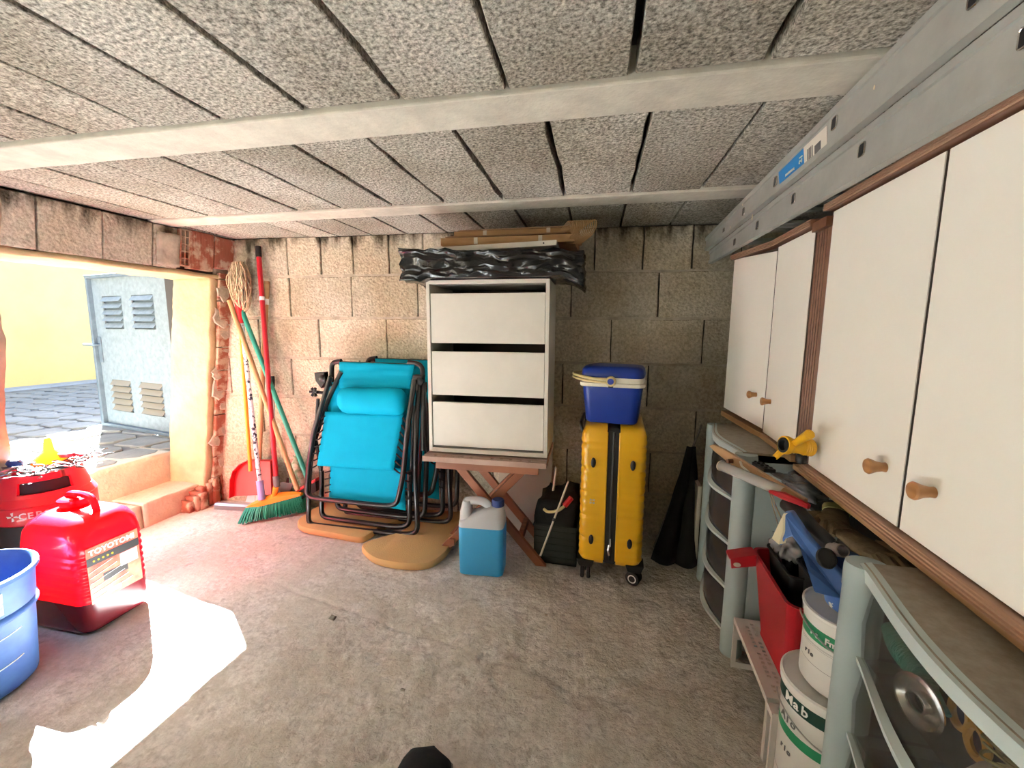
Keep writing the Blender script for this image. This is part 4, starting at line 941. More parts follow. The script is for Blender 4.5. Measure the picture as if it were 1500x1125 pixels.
for x in (-.0195, .0255): mb.tube([(x, 1.515, .10), (x, 1.511, .34), (x, 1.515, .59)], .0035, 6)
mb.build('zip_trim', 'case_yellow', sc_, world=True, smooth=True)
mb = MB(); mb.tube([(.003, 1.516, .10), (.003, 1.513, .34), (.003, 1.516, .59)], .0045, 6); mb.build('zip', 'black', sc_, world=True)
mb = MB(); mb.tube([(.0, 1.509, .165), (-.003, 1.505, .145), (.001, 1.505, .125)], .004, 6); mb.tube([(.004, 1.508, .19), (.004, 1.505, .16)], .003, 6); mb.build('zip_puller', 'chrome', sc_, world=True)
for x in (-.066, .073):
    for z in (.178, .475):
        mb = MB(); mb.lathe([(.009, -.0), (.009, .008), (.006, .011), (0, .011)], 12, Matrix.Translation((x, 1.514, z)) @ Matrix.Rotation(pi/2, 4, 'X'), sy=2.1, cap=False); mb.build('side_foot', 'black', sc_, world=True, smooth=True)
mb = MB(); 
for k in range(2): mb.box((-.075+.011*k, 1.508, .318), (-.068+.011*k, 1.511, .325)); mb.box((-.075+.011*k, 1.508, .329), (-.068+.011*k, 1.511, .336))
mb.build('emblem', 'chrome', sc_, world=True)
for x in (-.085, .095):
    for y in (1.545, 1.845):
        for dx in ((-.012, .012)):
            mb = MB(); Mx = Matrix.Translation((x, y, .030)) @ Matrix.Rotation(radians(68 if x > 0 and y < 1.7 else 0), 4, 'Z') @ Matrix.Translation((dx, 0, 0)) @ Matrix.Rotation(radians(90), 4, 'Y') @ Matrix.Translation((0, 0, -.007)); mb.lathe([(.010, 0), (.024, .0), (.027, .003), (.027, .011), (.024, .014), (.010, .014)], 24, Mx); w_ = mb.build('wheel', 'soft_black', sc_, world=True, smooth=True)
            mb = MB(); mb.lathe([(.012, -.001), (.016, -.001), (.016, .015), (.012, .015)], 20, Mx, cap=False); mb.build('wheel_ring', 'white', w_, world=True, smooth=True)
        mb = MB(); mb.loft([[V((x+sx*.024, y+sy*.024, .058)) for sx, sy in ((-1, -1), (1, -1), (1, 1), (-1, 1))], [V((x+sx*.034, y+sy*.034, .092)) for sx, sy in ((-1, -1), (1, -1), (1, 1), (-1, 1))]]); mb.box((x-.004, y-.004, .03), (x+.004, y+.004, .06)); mb.build('wheel_housing', 'black', sc_, world=True, bevel=.004)
mb = MB(); mb.tube(roundpath([(-.112, 1.60, .56), (-.122, 1.60, .60), (-.122, 1.80, .60), (-.112, 1.80, .56)], .02), .006, 8); mb.build('handle', 'black', sc_, world=True, smooth=True)
mb = MB(); mb.tube([(-.04, 1.62, .612), (-.04, 1.62, .618), (-.04, 1.78, .618), (-.04, 1.78, .612)], .006, 8); mb.build('handle', 'black', sc_, world=True, smooth=True)
co = thing('cool_box', 'deep blue cool box with cream rim and handle standing on the suitcase', 'cool box', (-.005, 1.60, .618), rz=radians(-6))
mb = MB(); mb.loft([can_ring(.0, .175, .125, .025), can_ring(.006, .185, .135, .03), can_ring(.135, .212, .16, .03)]); mb.build('body', 'cooler_blue', co, smooth=True)
mb = MB(); mb.loft([can_ring(.135, .224, .172, .032), can_ring(.137, .230, .178, .034), can_ring(.148, .230, .178, .034), can_ring(.150, .218, .166, .03), can_ring(.168, .218, .166, .03)]); mb.build('rim', 'cooler_white', co, smooth=True)
mb = MB(); mb.loft([can_ring(.1685, .218, .166, .03), can_ring(.172, .222, .170, .033), can_ring(.196, .216, .164, .033), can_ring(.205, .200, .148, .033), can_ring(.208, .17, .12, .03)]); mb.build('lid', 'cooler_blue', co, smooth=True)
mb = MB(); hp = [(-.0, -.092, .157), (-.06, -.098, .160), (-.13, -.06, .166), (-.150, .0, .168), (-.13, .06, .166), (-.06, .098, .160), (0, .092, .157)]
for dz in (-.005, .006): mb.tube(spline([V(p)+V((0, 0, dz)) for p in hp], 6), .0045, 8)
mb.build('carry_handle', 'handle_cream', co, smooth=True)
for s in (-1, 1):
    mb = MB(); mb.lathe([(.0, .0), (.017, .0), (.019, .003), (.017, .009), (.012, .011)], 20, Matrix.Translation((.0, s*.089, .157)) @ Matrix.Rotation(s*-pi/2, 4, 'X'), cap=True); mb.build('handle_boss', 'handle_cream', co, smooth=True)
    mb = MB(); mb.lathe([(.0, .0), (.011, .0), (.011, .0125), (0, .0135)], 18, Matrix.Translation((.0, s*.089, .157)) @ Matrix.Rotation(s*-pi/2, 4, 'X'), cap=False); mb.build('pivot_cap', 'cooler_blue', co, smooth=True)
mb = MB(); mb.box((-.008, -.092, .134), (.008, -.086, .139)); mb.build('catch', 'black', co)
# ================================================================== DARK CORNER BEHIND THE DRAWER TOWER
a = onw(958, 796, .14); a.z = .004
stick('thin_stick', 'thin grey stick leaning across the dark corner right of the suitcase', 'stick', a, V((.36, 1.87, .56)), .0045, 'thin_pole')
bm = bmesh.new(); nU, nV = 20, 16; G = []
for j_ in range(nV+1):
    v = j_/nV; row = []
    for i in range(nU+1):
        u = i/nU; hw = .02+.14*v; x = .33-hw*.95+u*hw*1.25; z = .46*(1-v)+.004
        y = 1.86-.14*v+.02*sin(u*14+v*2)*(v**.7)+.015*nz((u*4, v*4, 0)); row.append(V((x, y, z)))
    G.append(row)
mb = MB(); mb.loft(G, closed=False, cap=False); o = mb.build('black_cover', 'dark_cloth', smooth='all'); s_ = o.modifiers.new('s', 'SOLIDIFY'); s_.thickness = .012; tag(o, 'black fabric cover draped down in the dark corner beside the drawer tower', 'cover')
mb = MB(); mb.slab([(.336, 1.735, .004), (.350, 1.735, .004), (.350, 1.90, .004), (.336, 1.90, .004)], (0, 0, .335)); tag(mb.build('panel_offcut', 'board', bevel=.001), 'narrow pale board standing on end behind the drawer tower', 'board')
# ================================================================== WALL CABINETS ON THE RIGHT
MT['door_cream'] = mat('cream_melamine_door', (.83, .80, .72), .42, var=.02, vs=3)
MT['walnut'] = mat('fluted_brown_moulding', (.17, .075, .042), .45, var=.15, vs=12)
MT['walnut_edge'] = mat('light_brown_moulding_ridge', (.42, .245, .155), .45)
MT['pine'] = wave_mat('honey_wood_board', (.34, .19, .09), (.44, .26, .13), 8, .5, .0003, 'Z', 3.0)
MT['carcass'] = mat('cabinet_carcass_dark', (.07, .045, .035), .7)
MT['knob_wood'] = wave_mat('turned_beech_knob', (.36, .16, .055), (.46, .22, .085), 20, .35, .0002, 'Z')
MT['ladder'] = mat('dull_aluminium_rail', (.34, .34, .31), .5, .25, c2=(.43, .43, .395), vs=10, bump=.0004, bs=60, lo=.3, hi=.7)
MT['blue_sticker'] = mat('blue_sticker', (.01, .22, .58), .4)
MT['paper'] = mat('pale_sticker', (.72, .68, .58), .5)
MT['ink'] = mat('grey_ink', (.16, .15, .15), .6)
MT['tower'] = mat('grey_green_plastic', (.30, .36, .355), .42, c2=(.34, .40, .395), vs=5)
MT['tower_lip'] = mat('pale_grey_green_plastic', (.46, .53, .51), .4)
MT['tower_top'] = mat('dusty_taupe_lid', (.26, .22, .165), .6, c2=(.33, .285, .22), vs=60, bump=.0005, bs=220)
MT['drawer_clear'] = seethrough('smoky_clear_drawer_plastic', (.10, .095, .09), .10, .22, (.86, .85, .83))
MT['drawer_smoke'] = seethrough('dark_smoky_drawer_plastic', (.055, .05, .05), .18, .8, (.5, .5, .5))
MT['white_metal'] = mat('white_enamelled_steel', (.62, .57, .53), .5, var=.05, vs=12)
MT['red_bin'] = mat('dark_red_plastic', (.38, .008, .016), .4)
MT['blue_tray'] = splatter('paint_spattered_blue_plastic', (.055, .135, .37), (.66, .64, .55), 18, .635, .645, .4)
MT['cream_paint'] = mat('dried_cream_paint', (.72, .62, .42), .7)
MT['can_white'] = mat('white_paint_can', (.66, .64, .60), .4, var=.03, vs=8)
MT['can_green'] = mat('green_can_band', (.02, .24, .10), .45)
MT['can_dark'] = mat('dark_green_can_band', (.008, .045, .03), .45)
MT['glove'] = mat('dirty_work_glove', (.16, .12, .06), .95, c2=(.26, .20, .12), vs=22, bump=.004, bs=50)
MT['mint'] = mat('mint_twine', (.10, .42, .32), .8, c2=(.20, .58, .46), vs=70, bump=.002, bs=120, stretch=(1, 4, 1))
MT['clear_tube'] = seethrough('clear_plastic_tube', (.55, .53, .50), .15, .5, (.8, .8, .78))
MT['paint_black'] = splatter('paint_flecked_black_tube', (.012, .012, .013), (.60, .58, .54), 45, .66, .67, .35)
def flutes(mb, p, q, dn, dz, n, h=.0035):
    """n ridges along p-q, stacked along dz, standing out along dn"""
    p, q, dn, dz = V(p), V(q), V(dn), V(dz)
    for k in range(n):
        a = dz*((k+.18)/n); b = dz*((k+.82)/n); mb.loft([[e+a, e+a*.7+b*.3+dn*h, e+a*.3+b*.7+dn*h, e+b] for e in (p, q)])
def knob(parent, base, d, s=1.0):
    Mx = Matrix.Translation(base) @ V(d).to_track_quat('Z', 'Y').to_matrix().to_4x4()
    mb = MB(); mb.lathe([(.0085*s, 0), (.0078*s, .005*s), (.0095*s, .014*s), (.013*s, .022*s), (.0138*s, .025*s), (.0120*s, .028*s), (0, .029*s)], 24, Mx, cap=True); return mb.build('knob', 'knob_wood', parent, world=True, smooth=True)
XD = .460
cn = thing('wall_cabinet', 'near cream wall cabinet with two doors and brown fluted moulding, under the ladder', 'cabinet', (XD, .78, .6), group=None)
ZB, ZT = .637, 1.222
mb = MB(); mb.box((XD+.018, .43, ZB-.012), (.80, 1.128, ZT+.02)); mb.build('carcass', 'carcass', cn, world=True)
for y0, y1, ky in ((.790, 1.124, .838), (.445, .784, .722)):
    mb = MB(); mb.box((XD+.0015, y0, ZB), (XD+.018, y1, ZT)); d = mb.build('door', 'carcass', cn, world=True)
    mb = MB(); mb.box((XD, y0+.001, ZB+.001), (XD+.0015, y1-.001, ZT-.001)); mb.build('door_face', 'door_cream', d, world=True)
    knob(d, (XD, ky, .724), (-1, 0, 0))
mb = MB(); mb.box((XD-.014, .43, ZT+.003), (.80, 1.135, ZT+.018)); mb.build('top_moulding', 'walnut', cn, world=True, bevel=.003)
mb = MB(); flutes(mb, (XD-.014, .43, ZT+.003), (XD-.014, 1.135, ZT+.003), (-1, 0, 0), (0, 0, .015), 4); o = mb.build('moulding_ridges', 'walnut_edge', cn, world=True); o['kind'] = 'stuff'
mb = MB(); mb.box((XD-.012, .43, ZB-.022), (XD+.03, 1.135, ZB-.002)); mb.build('bottom_moulding', 'walnut_edge', cn, world=True, bevel=.003)
mb = MB(); flutes(mb, (XD-.012, .43, ZB-.022), (XD-.012, 1.135, ZB-.022), (-1, 0, 0), (0, 0, .019), 3, .003); o = mb.build('moulding_ridges', 'walnut_edge', cn, world=True); o['kind'] = 'stuff'
mb = MB(); mb.box((XD-.004, .43, ZB-.036), (.80, 1.20, ZB-.0225)); mb.build('base_board', 'pine', cn, world=True, bevel=.002)
cf = thing('wall_cabinet', 'far cream wall cabinet whose far door stands slightly proud, nearest the back wall', 'cabinet', (XD, 1.45, .6))
Z0, Z1 = .655, 1.205; K = V((XD, 1.457, 0)); E_ = V((.406, 1.725, 0)); kd = (E_-K).normalized(); kn = V((-kd.y, kd.x, 0))
mb = MB(); mb.slab([(XD+.018, 1.209, Z0-.01), (XD+.018, 1.457, Z0-.01), (E_.x+.02, E_.y, Z0-.01), (.80, 1.76, Z0-.01), (.80, 1.209, Z0-.01)], (0, 0, Z1-Z0+.03)); mb.build('carcass', 'carcass', cf, world=True)
mb = MB(); mb.box((XD+.0015, 1.209, Z0-.018), (XD+.018, 1.454, Z1)); d = mb.build('door', 'carcass', cf, world=True); mb = MB(); mb.box((XD, 1.210, Z0-.017), (XD+.0015, 1.453, Z1-.001)); mb.build('door_face', 'door_cream', d, world=True); knob(d, (XD, 1.41, .742), (-1, 0, 0), .9)
mb = MB(); mb.slab([K+V((.0015, .004, Z0-.010)), E_+V((.0015, 0, Z0+.008)), E_+V((.018, 0, Z0+.008)), K+V((.018, .004, Z0-.010))], (0, 0, Z1-Z0)); d = mb.build('door', 'carcass', cf, world=True)
mb = MB(); mb.slab([K+V((0, .005, Z0-.009)), E_+V((0, -.001, Z0+.009)), E_+V((.0015, -.001, Z0+.009)), K+V((.0015, .005, Z0-.009))], (0, 0, Z1-Z0-.002)); mb.build('door_face', 'door_cream', d, world=True)
kb = K+(E_-K)*.20; knob(d, (kb.x, kb.y, .748), kn if kn.x < 0 else -kn, .9)
for p, q in (((XD-.012, 1.209), (XD-.012, 1.457)), ((XD-.012, 1.457), (E_.x-.012, E_.y+.004))):
    mb = MB(); mb.slab([(p[0], p[1], Z1+.004), (q[0], q[1], Z1+.004), (q[0]+.05, q[1], Z1+.004), (p[0]+.05, p[1], Z1+.004)], (0, 0, .018)); mb.build('top_moulding', 'walnut', cf, world=True, bevel=.002)
    mb = MB(); flutes(mb, (p[0], p[1], Z1+.004), (q[0], q[1], Z1+.004), (-1, 0, 0), (0, 0, .018), 4); o = mb.build('moulding_ridges', 'walnut_edge', cf, world=True); o['kind'] = 'stuff'
    zz = (Z0-.040, Z0-.040) if p[1] < 1.3 else (Z0-.040, Z0-.022)
    mb = MB(); mb.slab([(p[0]+.004, p[1], zz[0]), (q[0]+.004, q[1], zz[1]), (q[0]+.06, q[1], zz[1]), (p[0]+.06, p[1], zz[0])], (0, 0, .019)); mb.build('bottom_moulding', 'pine', cf, world=True, bevel=.002)
mb = MB(); mb.box((XD+.006, 1.138, Z0-.02), (.80, 1.206, ZT-.012)); mb.build('post', 'walnut', cf, world=True)
mb = MB()
for k in range(5):
    y = 1.140+k*.0132; mb.loft([[V((XD+.006, y, z)), V((XD+.001, y+.004, z)), V((XD+.001, y+.008, z)), V((XD+.006, y+.011, z))] for z in (Z0-.02, ZT-.03)])
mb.box((XD-.008, 1.136, ZT-.028), (XD+.02, 1.208, ZT-.006)); o = mb.build('post_flutes', 'walnut', cf, world=True); o['kind'] = 'stuff'
# ------------------------------------------------------------------ extension ladder lying on the cabinets
LA, LB = V((.366, 1.975, 0)), V((.42, .743, 0)); ld = (LB-LA).normalized(); ln = V((ld.y, -ld.x, 0)); ln = ln if ln.x < 0 else -ln
def lp(px, py, off=0.0): return onp(px, py, LA+ln*off, ln)
ldr = thing('ladder', 'dull aluminium two-section extension ladder lying on its side on the cabinets', 'ladder', (.42, 1.0, 1.25))
def far_near(f, n):                              # extend the edge out of frame towards the viewer
    a, b = lp(*f), lp(*n); t = (.15-a.y)/(b.y-a.y); return a, a+(b-a)*t
E1 = far_near((1040, 350), (1400, 0)); E2 = far_near((1058, 352), (1500, 5)); E2b = far_near((1050, 361), (1301, 134)); E3 = far_near((1051, 377), (1500, 119))
for e in (E1, E2, E2b, E3): e[0].y = 1.965; e[0].x = .3665
E1[0].z = 1.338; E2[0].z = 1.284; E3[0].z = 1.232
def rail(top, bot, off, name):
    r = []
    for k in (0, 1):
        t, b = top[k]+ln*off, bot[k]+ln*off; h = (t-b).length; u = V((0, 0, 1)); fl = .014
        r.append([b, b+ln*.0, b+u*.002, b+u*fl*.9+ln*(-.0)+ln*0, b+u*fl-ln*.004, t-u*fl-ln*.004, t-u*fl*.9, t, t-ln*.016, b-ln*.016])
    mb = MB(); mb.loft([[p for p in q] for q in r]); return mb.build(name, 'ladder', ldr, world=True)
rail(E1, E2, .022, 'upper_rail'); rail((E2[0], E2[1]), E3, .004, 'lower_rail')
def hole(px, py, w_, h, off):
    c = lp(px, py, off); Mx = frame3(c, ld, V((0, 0, 1)))
    P = roundpath([Mx @ V((sx*w_/2, sy*h/2, 0)) for sx, sy in ((-1, -1), (1, -1), (1, 1), (-1, 1))], .004, 3, closed=True)
    mb = MB(); mb.tube(P, .0014, 6, closed=True); r = mb.build('rung_end', 'chrome', ldr, world=True, smooth=True)
    mb = MB(); mb.slab([p for p in P], ln*.0006); mb.build('rung_hollow', 'black', r, world=True)
for x, y in ((1427, -6), (1222, 180), (1135.5, 266), (1089, 310), (1060, 339)): hole(x, y, .017, .022, .020)
for x, y in ((1503, 52), (1262, 219), (1162, 291), (1109, 330), (1076, 355)): hole(x, y, .017, .022, .002)
for off, m_ in ((.0, ((1222, 180), (1135.5, 266), (1089, 310), (1060, 339))), (-.02, ((1262, 219), (1162, 291), (1109, 330), (1076, 355)))):
    for x, y in m_:
        c = lp(x, y, off); mb = MB(); mb.tube([c, c-ln*.30], .011, 8); mb.build('rung', 'ladder', ldr, world=True, smooth=True)
for e0, e1, off in ((E1, E2, -.30), (E2, E3, -.325)):
    mb = MB(); mb.loft([[b_+ln*off, t_+ln*off, t_+ln*(off+.02), b_+ln*(off+.02)] for t_, b_ in zip(e0, e1)]); mb.build('back_rail', 'ladder', ldr, world=True)
def sticker(pix, off, m, name): mb = MB(); mb.slab([lp(x, y, off) for x, y in pix], -ln*.0012); return mb.build(name, m, ldr, world=True)
sticker([(1140.4, 252.5), (1176.8, 217), (1178, 245), (1142, 274)], .0200, 'blue_sticker', 'blue_label')
sticker([(1177, 216), (1211, 184), (1211, 218), (1178.4, 245)], .0200, 'paper', 'white_label')
for k in range(9):
    u = k/9; sticker([(1193+u*9, 214-u*9), (1193.6+u*9, 213.4-u*9), (1193.6+u*9, 226-u*9), (1193+u*9, 226.6-u*9)], .0208, 'ink', 'printed_bar')
for k in range(4): sticker([(1182.5+k*2.2, 219-k*2), (1183.3+k*2.2, 218.3-k*2), (1183.3+k*2.2, 236-k*2), (1182.5+k*2.2, 236.7-k*2)], .0208, 'ink', 'printed_bar')
c = lp(1173, 233, .0215); text('21', .018, 'lettering', 'paper', ldr, frame3(c, V((0, 0, 1)), -ld if True else ld), bold=.0006)
c = lp(1157, 252, .0215); text('PROFESIONAL', .0075, 'lettering', 'paper', ldr, frame3(c, -ld*-1 if False else ld*1.0, V((0, 0, 1))), bold=.0002)
for x, y, s in ((1102, 318, .010), (1088, 300, .004), (1070, 333, .004), (1281, 128, .004)):
    c = lp(x, y, .0205 if y < 300 and x > 1200 else .0235); mb = MB(); Mx = frame3(c, ld, V((0, 0, 1))); mb.lathe([(s*.45, 0), (s*.40, .0008)], 9, Mx, sy=2.2); mb.build('paint_fleck', 'cream_paint', ldr, world=True)
# ================================================================== PLASTIC DRAWER TOWERS
def tower(label, x0, x1, y0, y1, H_, nd, front, z_first=.03):
    t = thing('drawer_tower', label, 'drawers', ((x0+x1)/2, (y0+y1)/2, 0))
    for (x, y) in ((x0+.03, y0+.028), (x0+.03, y1-.028), (x1-.03, y0+.028), (x1-.03, y1-.028)):
        mb = MB(); R = []
        for z, s in ((.004, .92), (.01, 1), (.11, 1), (.112, .97), (H_*.5, .97), (H_-.045, .97), (H_-.043, 1.0), (H_-.012, 1), (H_-.003, .94)):
            R.append([V((x+.030*s*cos(a), y+.027*s*sin(a), z)) for a in [2*pi*i/22 for i in range(22)]])
        mb.loft(R); mb.build('post', 'tower', t, world=True, smooth=True)
    bow = .030; N_ = 16; ya, yb = y0+.045, y1-.045
    def fx(u): return x0+.022-bow*sin(pi*u)**1.3
    for side in (y0+.008, y1-.014):
        mb = MB(); mb.box((x0+.055, side, .03), (x1-.04, side+.006, H_-.02)); mb.build('side_panel', 'tower', t, world=True)
    mb = MB(); mb.box((x1-.03, y0+.03, .03), (x1-.024, y1-.03, H_-.02)); mb.build('back_panel', 'tower', t, world=True)
    # lid with bowed front
    P = [V((x1, y0+.02, 0)), V((x1, y1-.02, 0))]+[V((fx(1-k/N_), yb+.012-(yb-ya+.024)*k/N_, 0)) for k in range(N_+1)]
    mb = MB(); mb.slab([p+V((0, 0, H_-.006)) for p in P], (0, 0, .007)); mb.build('lid', 'tower_top', t, world=True)
    mb = MB(); R = [[V((fx(k/N_)-.003, ya-.012+(yb-ya+.024)*k/N_, H_-.022)), V((fx(k/N_)-.005, ya-.012+(yb-ya+.024)*k/N_, H_-.001)), V((fx(k/N_)+.010, ya-.012+(yb-ya+.024)*k/N_, H_+.003)), V((fx(k/N_)+.012, ya-.012+(yb-ya+.024)*k/N_, H_-.022))] for k in range(N_+1)]
    mb.loft(R); mb.build('lid_rim', 'tower_lip', t, world=True, smooth=True)
    hh = (H_-.03-z_first)/nd
    for i in range(nd):
        zt = H_-.028-i*hh; zb = zt-hh+.012
        d = None; mb = MB(); R = []
        for k in range(N_+1):
            u = k/N_; y = ya+(yb-ya)*u; xx = fx(u); R.append([V((xx+.006, y, zt)), V((xx-.002, y, (zt+zb)/2)), V((xx+.002, y, zb)), V((xx+.006, y, zb)), V((xx+.003, y, (zt+zb)/2)), V((xx+.010, y, zt))])
        mb.loft(R); d = mb.build('drawer', front, t, world=True, smooth=True)
        mb = MB(); mb.box((x0+.03, ya, zb), (x1-.04, yb, zb+.003)); mb.box((x0+.04, ya, zb), (x1-.04, ya+.003, zt-.01)); mb.box((x0+.04, yb-.003, zb), (x1-.04, yb, zt-.01)); o = mb.build('drawer_tray', front, d, world=True)
        mb = MB(); R = []
        for k in range(N_+1):
            u = k/N_; y = ya+(yb-ya)*u; sag = .030*sin(pi*u)**2; z = zb+.002+.0-sag*.0+.012*cos(2*pi*u)*0; xx = fx(u)-.008*sin(pi*u)
            R.append([V((xx-.003, y, z-.006-sag*.25)), V((xx-.004, y, z+.003-sag*.25)), V((xx+.006, y, z+.003)), V((xx+.006, y, z-.005))])
        mb.loft(R); mb.build('drawer_lip', 'tower_lip', d, world=True, smooth=True)
    return t
tower('tall grey-green drawer tower with smoky drawers in the dark corner, behind the red bin', .333, .70, 1.232, 1.665, .618, 4, 'drawer_smoke')
tower('near grey-green drawer tower with clear drawers, at the bottom right corner of the picture', .366, .73, .24, .762, .598, 4, 'drawer_clear')
# things in the clear top drawer
zf = .598-.028-.135+.015
t = thing('twine_roll', 'mint green roll of twine seen through the clear top drawer', 'twine', (.45, .64, zf+.03))
a, b_ = V((.415, .700, zf+.066)), V((.415, .610, zf+.046)); mb = MB(); R = []
mb.tube([a.lerp(b_, k/30) for k in range(31)], [(.010+.008*sin(pi*min(1, k/30*1.1)))*(1+.07*(k % 2)) for k in range(31)], 12); mb.build('windings', 'mint', t, world=True, smooth='all')
mb = MB(); mb.tube([b_, b_+(b_-a).normalized()*.035], [.008, .003], 8); mb.build('loose_end', 'mint', t, world=True)
t = thing('metal_cup', 'round shiny metal ring mould standing in the clear top drawer', 'mould', (.42, .58, zf+.035))
Mx = frame3((.402, .605, zf+.026), (.25, -1, .1), (0, .05, 1)); mb = MB(); mb.lathe([(.030, -.003), (.0345, .0), (.0345, .002), (.030, .003), (.022, -.004), (.0125, -.003), (.0115, .004), (.0125, .006), (.0135, .004)], 36, Mx, cap=False); o = mb.build('ring', 'chrome', t, world=True, smooth=True); s_ = o.modifiers.new('s', 'SOLIDIFY'); s_.thickness = .001
mb = MB(); mb.lathe([(.012, -.006), (.0, -.006)], 20, Mx, cap=False); mb.build('hole', 'black', t, world=True)
for k, (yy, zz) in enumerate(((.575, .046), (.548, .034))):
    mb = MB(); c = V((.425, yy, zf+zz)); mb.tube([c+V((0, cos(a)*.014, sin(a)*.018)) for a in [2*pi*i/16 for i in range(16)]], .0045, 6, closed=True)
    tag(mb.build('tape_roll', 'yellow_plastic', smooth=True), ('small yellow ring between the mint twine and the metal mould', 'pale yellow ring right of the metal mould in the top drawer')[k], 'ring')
mb = MB(); mb.lathe([(.0, -.028), (.018, -.024), (.028, -.008), (.028, .008), (.018, .024), (0, .028)], 20, frame3((.42, .505, zf+.012), (1, 0, .2), (0, 1, 0)), cap=False); t = tag(mb.build('string_ball', 'paper', smooth='all'), 'pale ball of string at the bottom of the clear drawer, near the picture corner', 'string')
mb = MB(); random.seed(2)
for k in range(14):
    c = V((.41, .49, zf+.06)); mb.tube(spline([c+V((random.uniform(-.01, .03), random.uniform(-.04, .04), random.uniform(-.015, .02))) for _ in range(4)], 4), .0016, 4)
MT['olive'] = mat('dry_yellow_green_straw', (.40, .38, .14), .8); tag(mb.build('dry_stems', 'olive'), 'tangle of dry yellow-green stems in the clear drawer above the string ball', 'stems', kind='stuff')
# ------------------------------------------------------------------ perforated white shelves
def shelf(label, x0, x1, y0, y1, z, nx, nyy):
    t = thing('shelf_riser', label, 'shelf', ((x0+x1)/2, (y0+y1)/2, 0))
    # punched sheet: strips between the slots so every slot is a real opening
    mb = MB(); dx = (x1-x0)/nx; dy = (y1-y0)/nyy; g_ = .32
    for i in range(nx):
        for j_ in range(nyy):
            X, Y = x0+i*dx, y0+j_*dy; edge = i == 0 or j_ in (0, nyy-1) or i == nx-1 or (i+j_*2) % 7 == 0
            if edge: mb.box((X, Y, z-.0015), (X+dx, Y+dy, z)); continue
            g_ = .22; mb.box((X, Y, z-.0015), (X+dx*g_, Y+dy, z)); mb.box((X+dx*(1-g_), Y, z-.0015), (X+dx, Y+dy, z)); mb.box((X+dx*g_, Y, z-.0015), (X+dx*(1-g_), Y+dy*.22, z)); mb.box((X+dx*g_, Y+dy*.78, z-.0015), (X+dx*(1-g_), Y+dy, z))
    o = mb.build('perforated_top', 'white_metal', t, world=True); o['kind'] = 'stuff'
    mb = MB(); mb.box((x0-.003, y0, z-.012), (x0, y1, z+.001)); mb.build('front_lip', 'white_metal', t, world=True)
    for y in (y0, y1-.002):
        mb = MB(); mb.box((x0, y, .003), (x0+.010, y+.002, z-.002)); mb.box((x1-.010, y, .003), (x1, y+.002, z-.002)); mb.box((x0+.010, y, .003), (x1-.010, y+.002, .02)); mb.box((x0+.010, y, .09), (x1-.010, y+.002, z-.002)); mb.box((x0-.002, y-.002, .003), (x0+.001, y+.004, z-.002)); mb.build('end_frame', 'white_metal', t, world=True)
    return t
shelf('perforated white metal shelf riser on the floor under the red bin', .352, .56, .938, 1.205, .156, 14, 19)
shelf('second narrow perforated white riser between the red bin shelf and the paint cans', .352, .41, .904, .932, .150, 5, 3)
# ------------------------------------------------------------------ red bin with black trays
rb = thing('red_bin', 'dark red slope-sided plastic bin with a hanging tab, standing on the white shelf', 'bin', (.46, 1.07, .158))
def brx(x0, x1, y0, y1, z, r=.02, n=5):
    o = []
    for q, (ux, uy) in enumerate(((1, 1), (-1, 1), (-1, -1), (1, -1))):
        for i in range(n+1):
            a = q*pi/2+i*pi/2/n; o.append(V(((x1-r if ux > 0 else x0+r)+r*cos(a), (y1-r if uy > 0 else y0+r)+r*sin(a), z)))
    return o
outer = [brx(.398, .520, .975, 1.165, .159, .022), brx(.400, .522, .971, 1.168, .166, .022), brx(.378, .545, .938, 1.195, .372, .026), brx(.374, .549, .934, 1.198, .376, .026)]
inner = [brx(.381, .541, .942, 1.191, .376, .024), brx(.384, .538, .945, 1.188, .36, .022), brx(.404, .516, .98, 1.16, .165, .018)]
mb = MB(); mb.loft(outer+inner); mb.build('body', 'red_bin', rb, world=True, smooth=True)
mb = MB(); P = roundpath([V((.312, 1.150, .353)), V((.376, 1.150, .372)), V((.376, 1.196, .372)), V((.312, 1.196, .353))], .008, 3, closed=True); mb.slab(P, (0, 0, .0045))
mb.slab([(.318, 1.150, .330), (.376, 1.150, .345), (.376, 1.150, .374), (.314, 1.150, .356)], (0, .004, 0)); mb.build('hanging_tab', 'red_bin', rb, world=True, bevel=.001)
mb = MB(); mb.lathe([(.006, .0), (.006, .0015)], 12, Matrix.Translation((.330, 1.1485, .344)) @ Matrix.Rotation(pi/2, 4, 'X'), sx=1.5); mb.build('tab_hole', 'tape', rb, world=True)
for k, (x0, x1, y0, y1, z0, z1) in enumerate(((.405, .50, 1.02, 1.17, .30, .40), (.43, .53, .97, 1.06, .30, .425))):
    t = thing('black_tray', ('black plastic tray standing in the red bin, the far one', 'black plastic tray leaning at the near end of the red bin')[k], 'tray', ((x0+x1)/2, (y0+y1)/2, z0))
    mb = MB(); mb.loft([brx(x0+.01, x1-.01, y0+.01, y1-.01, z0, .01), brx(x0, x1, y0, y1, z1, .012), brx(x0+.004, x1-.004, y0+.004, y1-.004, z1, .010), brx(x0+.014, x1-.014, y0+.014, y1-.014, z0+.01, .008)]); mb.build('body', 'black', t, world=True, smooth=True)
    mb = MB(); mb.tube(brx(x0-.002, x1+.002, y0-.002, y1+.002, z1, .012), .003, 6, closed=True); mb.build('rim', 'black', t, world=True, smooth=True)
